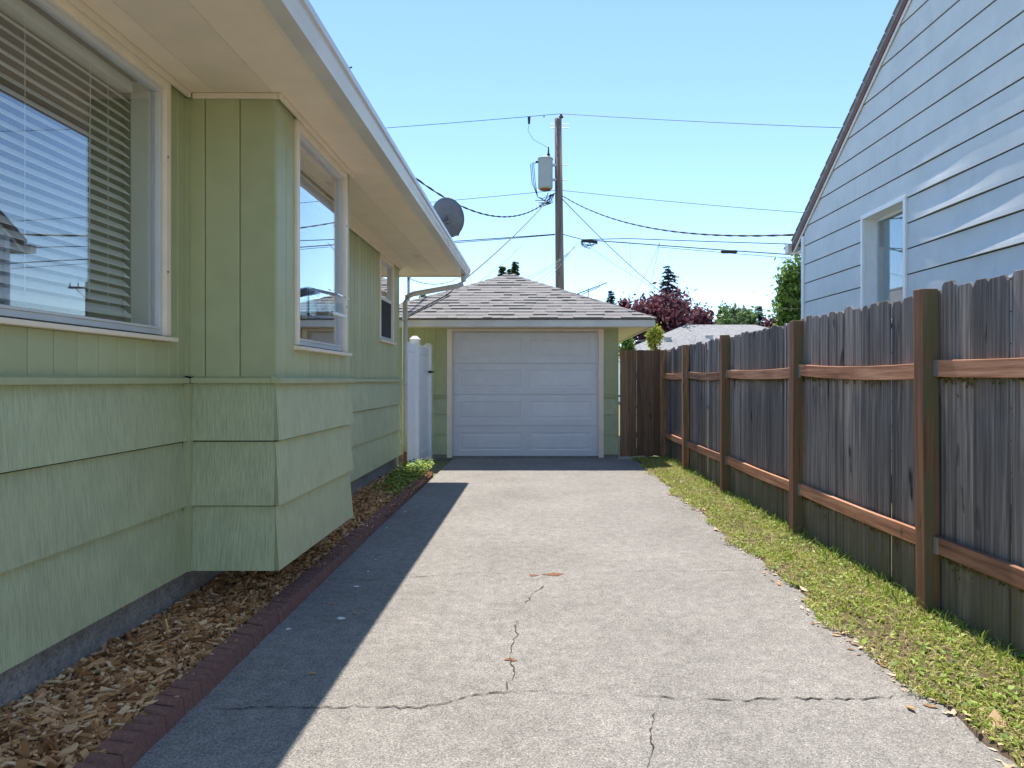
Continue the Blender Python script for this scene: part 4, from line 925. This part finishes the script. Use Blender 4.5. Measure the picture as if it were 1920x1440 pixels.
wire(cat(P(862, 520, 13), (-2.27, 12.0, 3.1), .12), .007, 'drop_wire', 'thin wire running along to the mast left of garage roof', 'wire', 'wire')
# the far pole that shows mirrored in the picture window
fp = thing('street_pole', 'distant pole with crossarm, mirrored in the picture window', 'utility pole', (29.2, 50, 0))
MB().tube([(29.2, 50, 0), (29.2, 50, 8.5)], [.17, .13], 10).build('pole', 'pole', fp)
MB().box(27.9, 30.5, 49.83, 49.95, 8.0, 8.14).build('crossarm', 'pole', fp)
for s_ in (-1, 1): MB().tube([(29.2+s_*.75, 49.85, 8.0), (29.2, 49.85, 7.3)], .03, 5).build('brace', 'dark', fp)
for x_ in (28.0, 28.6, 29.8, 30.4): MB().tube([(x_, 49.9, 8.14), (x_, 49.9, 8.42)], [.05, .03], 6).build('insulator', 'dark', fp)

# ------------------------------------------------------------------ trees
def crown_mesh(c, rad, n, size, seed, clumps=26, hollow=.55, flat=1.0):
    r = np.random.default_rng(seed); c = np.array(c); rad = np.array(rad)
    d = r.normal(size=(clumps, 3)); d /= np.linalg.norm(d, axis=1)[:, None]
    cc = c + d*rad*(hollow+(1-hollow)*r.random((clumps, 1)))*.85
    sz = r.uniform(.22, .42, clumps)
    k = r.integers(0, clumps, n)
    p = cc[k] + r.normal(size=(n, 3))*(sz[k][:, None]*rad*.62)
    A = r.normal(size=(n, 3)); A /= np.linalg.norm(A, axis=1)[:, None]; B = np.cross(A, r.normal(size=(n, 3))); B /= np.linalg.norm(B, axis=1)[:, None]
    s = size*r.uniform(.6, 1.4, (n, 1))
    V = np.stack([p-A*s, p+B*s*.5, p+A*s, p-B*s*.5], 1).reshape(-1, 3)
    i = np.arange(n)*4; return V, np.stack([i, i+1, i+2, i+3], 1)
def tree(name, label, px, pytop, pxw, d, mt, n, size, seed, pybot=None, trunk=True, clumps=26, group=None):
    top = P(px, pytop, d); rx = pxw*d/F/2
    zb = P(px, pybot, d).z if pybot else top.z*.35
    c = (top.x, d, (top.z+zb)/2); rad = (rx, rx, (top.z-zb)/2)
    t = thing(name, label, 'tree', (top.x, d, 0), group)
    tk = MB().tube([(top.x, d, -.1), (top.x+.05, d, zb), (top.x, d, c[2]), (top.x+.02, d, top.z-.3*rad[2])], [.05*rx+.07, .04*rx+.06, .03*rx+.04, .02], 8)
    for k in range(6):
        a = k*1.05+seed; tk.tube([(top.x, d, zb+.1*k), (top.x+.5*rx*math.cos(a), d+.5*rx*math.sin(a), c[2]+.1*k*rad[2]), (top.x+.8*rx*math.cos(a), d+.8*rx*math.sin(a), c[2]+.3*rad[2])], [.03*rx+.03, .02*rx+.02, .01], 6)
    tk.build('trunk', 'bark', t)
    V, Fc = crown_mesh(c, rad, n, size, seed, clumps); soup('crown', V, Fc, mt, t); return t
def conifer(name, label, px, pytop, d, rad, mt, seed, dens=1.0):
    r = random.Random(seed); top = P(px, pytop, d); H = top.z
    t = thing(name, label, 'tree', (top.x, d, 0))
    MB().tube([(top.x, d, -.1), (top.x, d, H*.6), (top.x, d, H)], [.03*H, .018*H, .01], 7).build('trunk', 'bark', t)
    vs = []; fs = []
    z = H*.12
    while z < H-.05:
        f = 1-z/H; L0 = rad*(f**.8)*1.0+.12; nb_ = 7 if f > .15 else 6
        for k in range(nb_):
            a = r.uniform(0, 6.28); L = L0*r.uniform(.6, 1.15); steps = max(3, int(L/.16*dens))
            for i in range(steps):
                q = (i+.4)/steps; x = L*q; zz = z-.35*x*q+.10*x+r.gauss(0, .03)
                for s_ in (-1, 1):
                    w = (.16+.26*L*(1-q*.75)*.6)*r.uniform(.7, 1.2); l_ = .16*r.uniform(.8, 1.4)
                    b0 = Vector((top.x+x*math.cos(a), d+x*math.sin(a), zz)); dr = Vector((math.cos(a), math.sin(a), -.15)); sd_ = Vector((-math.sin(a), math.cos(a), 0))*s_
                    e_ = b0+dr*l_*.8+sd_*w+Vector((0, 0, -w*.35+r.gauss(0, .03)))
                    k0 = len(vs); vs += [b0, b0+dr*l_*.9, e_, b0+sd_*w*.5-dr*.03+Vector((0, 0, -.05))]; fs.append((k0, k0+1, k0+2, k0+3))
        z += max(.10, .055*rad+.22*f*.6)
    soup('crown', [tuple(v) for v in vs], fs, mt, t); return t
tree('plum_tree', 'large purple leaved plum tree right of the garage roof', 1243, 546, 122, 40, 'plum', 9000, .13, 31, pybot=668, clumps=40)
tree('plum_tree', 'small dark plum tree between garage roof and large plum', 1178, 560, 50, 46, 'plum', 2200, .14, 32, pybot=640)
tree('plum_tree', 'rounded plum tree above the ridge of the grey far roof', 1313, 580, 58, 50, 'plum', 3500, .14, 33, pybot=650)
conifer('spruce_tree', 'tall blue green spruce rising behind the large plum', 1253, 495, 55, 4.2, 'spruce', 4, 2.4)
conifer('fir_tree', 'small distant fir beside the garage roof slope', 1146, 542, 60, 2.4, 'spruce', 5, 1.8)
conifer('fir_tree', 'distant fir standing among the pale broadleaf trees', 1423, 572, 66, 2.4, 'spruce', 6, 1.8)
for i, (px, d) in enumerate(((942, 48), (957, 50), (966, 48))): conifer('cypress', 'narrow conifer top poking above the garage ridge', px, (497, 503, 489)[i], d, 1.5, 'paleleaf', 40+i, 2.2)['group'] = 'conifer tops above the garage ridge'
tree('maple_tree', 'pale green tree behind the fence near spruce and fir', 1375, 574, 62, 62, 'paleleaf', 4200, .2, 51, pybot=650)
tree('birch_tree', 'broad pale green tree beside the distant fir', 1398, 582, 50, 58, 'paleleaf', 3000, .19, 52, pybot=650)
tree('alder_tree', 'tall thin pale tree left of the broad pale trees', 1352, 573, 26, 64, 'leaf', 1400, .18, 53, pybot=640)
tree('hedge_tree', 'bright green columnar tree against the pale house corner', 1494, 492, 72, 26, 'leaf', 12000, .10, 54, pybot=720, clumps=46)
tree('shrub', 'yellow leaved shrub beside the grey far roof', 1227, 606, 30, 31, 'yellow', 1300, .07, 55, pybot=660)
tree('shrub', 'dark green shrub behind the brown fence panel', 1176, 628, 30, 28, 'leaf', 1500, .07, 56, pybot=690)
tree('shrub', 'green garden shrub left of the garage roof behind mast', 793, 549, 22, 22, 'leaf', 700, .06, 57, pybot=600)
tree('red_shrub', 'reddish shrub top between fence and columnar tree', 1447, 592, 40, 40, 'plum', 1500, .10, 58, pybot=650)
# trees that show mirrored in the picture window
for i, (x, y, h, rr, mt) in enumerate(((27, 44, 4.6, 2.6, 'paleleaf'), (31.5, 46, 4.9, 2.4, 'yellow'), (33.5, 43, 5.6, 3.0, 'leaf'), (24, 48, 4.8, 2.5, 'paleleaf'), (37, 45, 6.5, 3.4, 'leaf'))):
    t = thing('street_tree', ('round pale tree', 'yellowish tree', 'dark green tree', 'small pale tree', 'tall green tree')[i]+' mirrored low in the picture window', 'tree', (x, y, 0))
    MB().tube([(x, y, -.1), (x, y, h*.6)], [.14, .05], 7).build('trunk', 'bark', t)
    V, Fc = crown_mesh((x, y, h*.6), (rr, rr, h*.42), 2600, .17, 70+i, 24); soup('crown', V, Fc, mt, t)
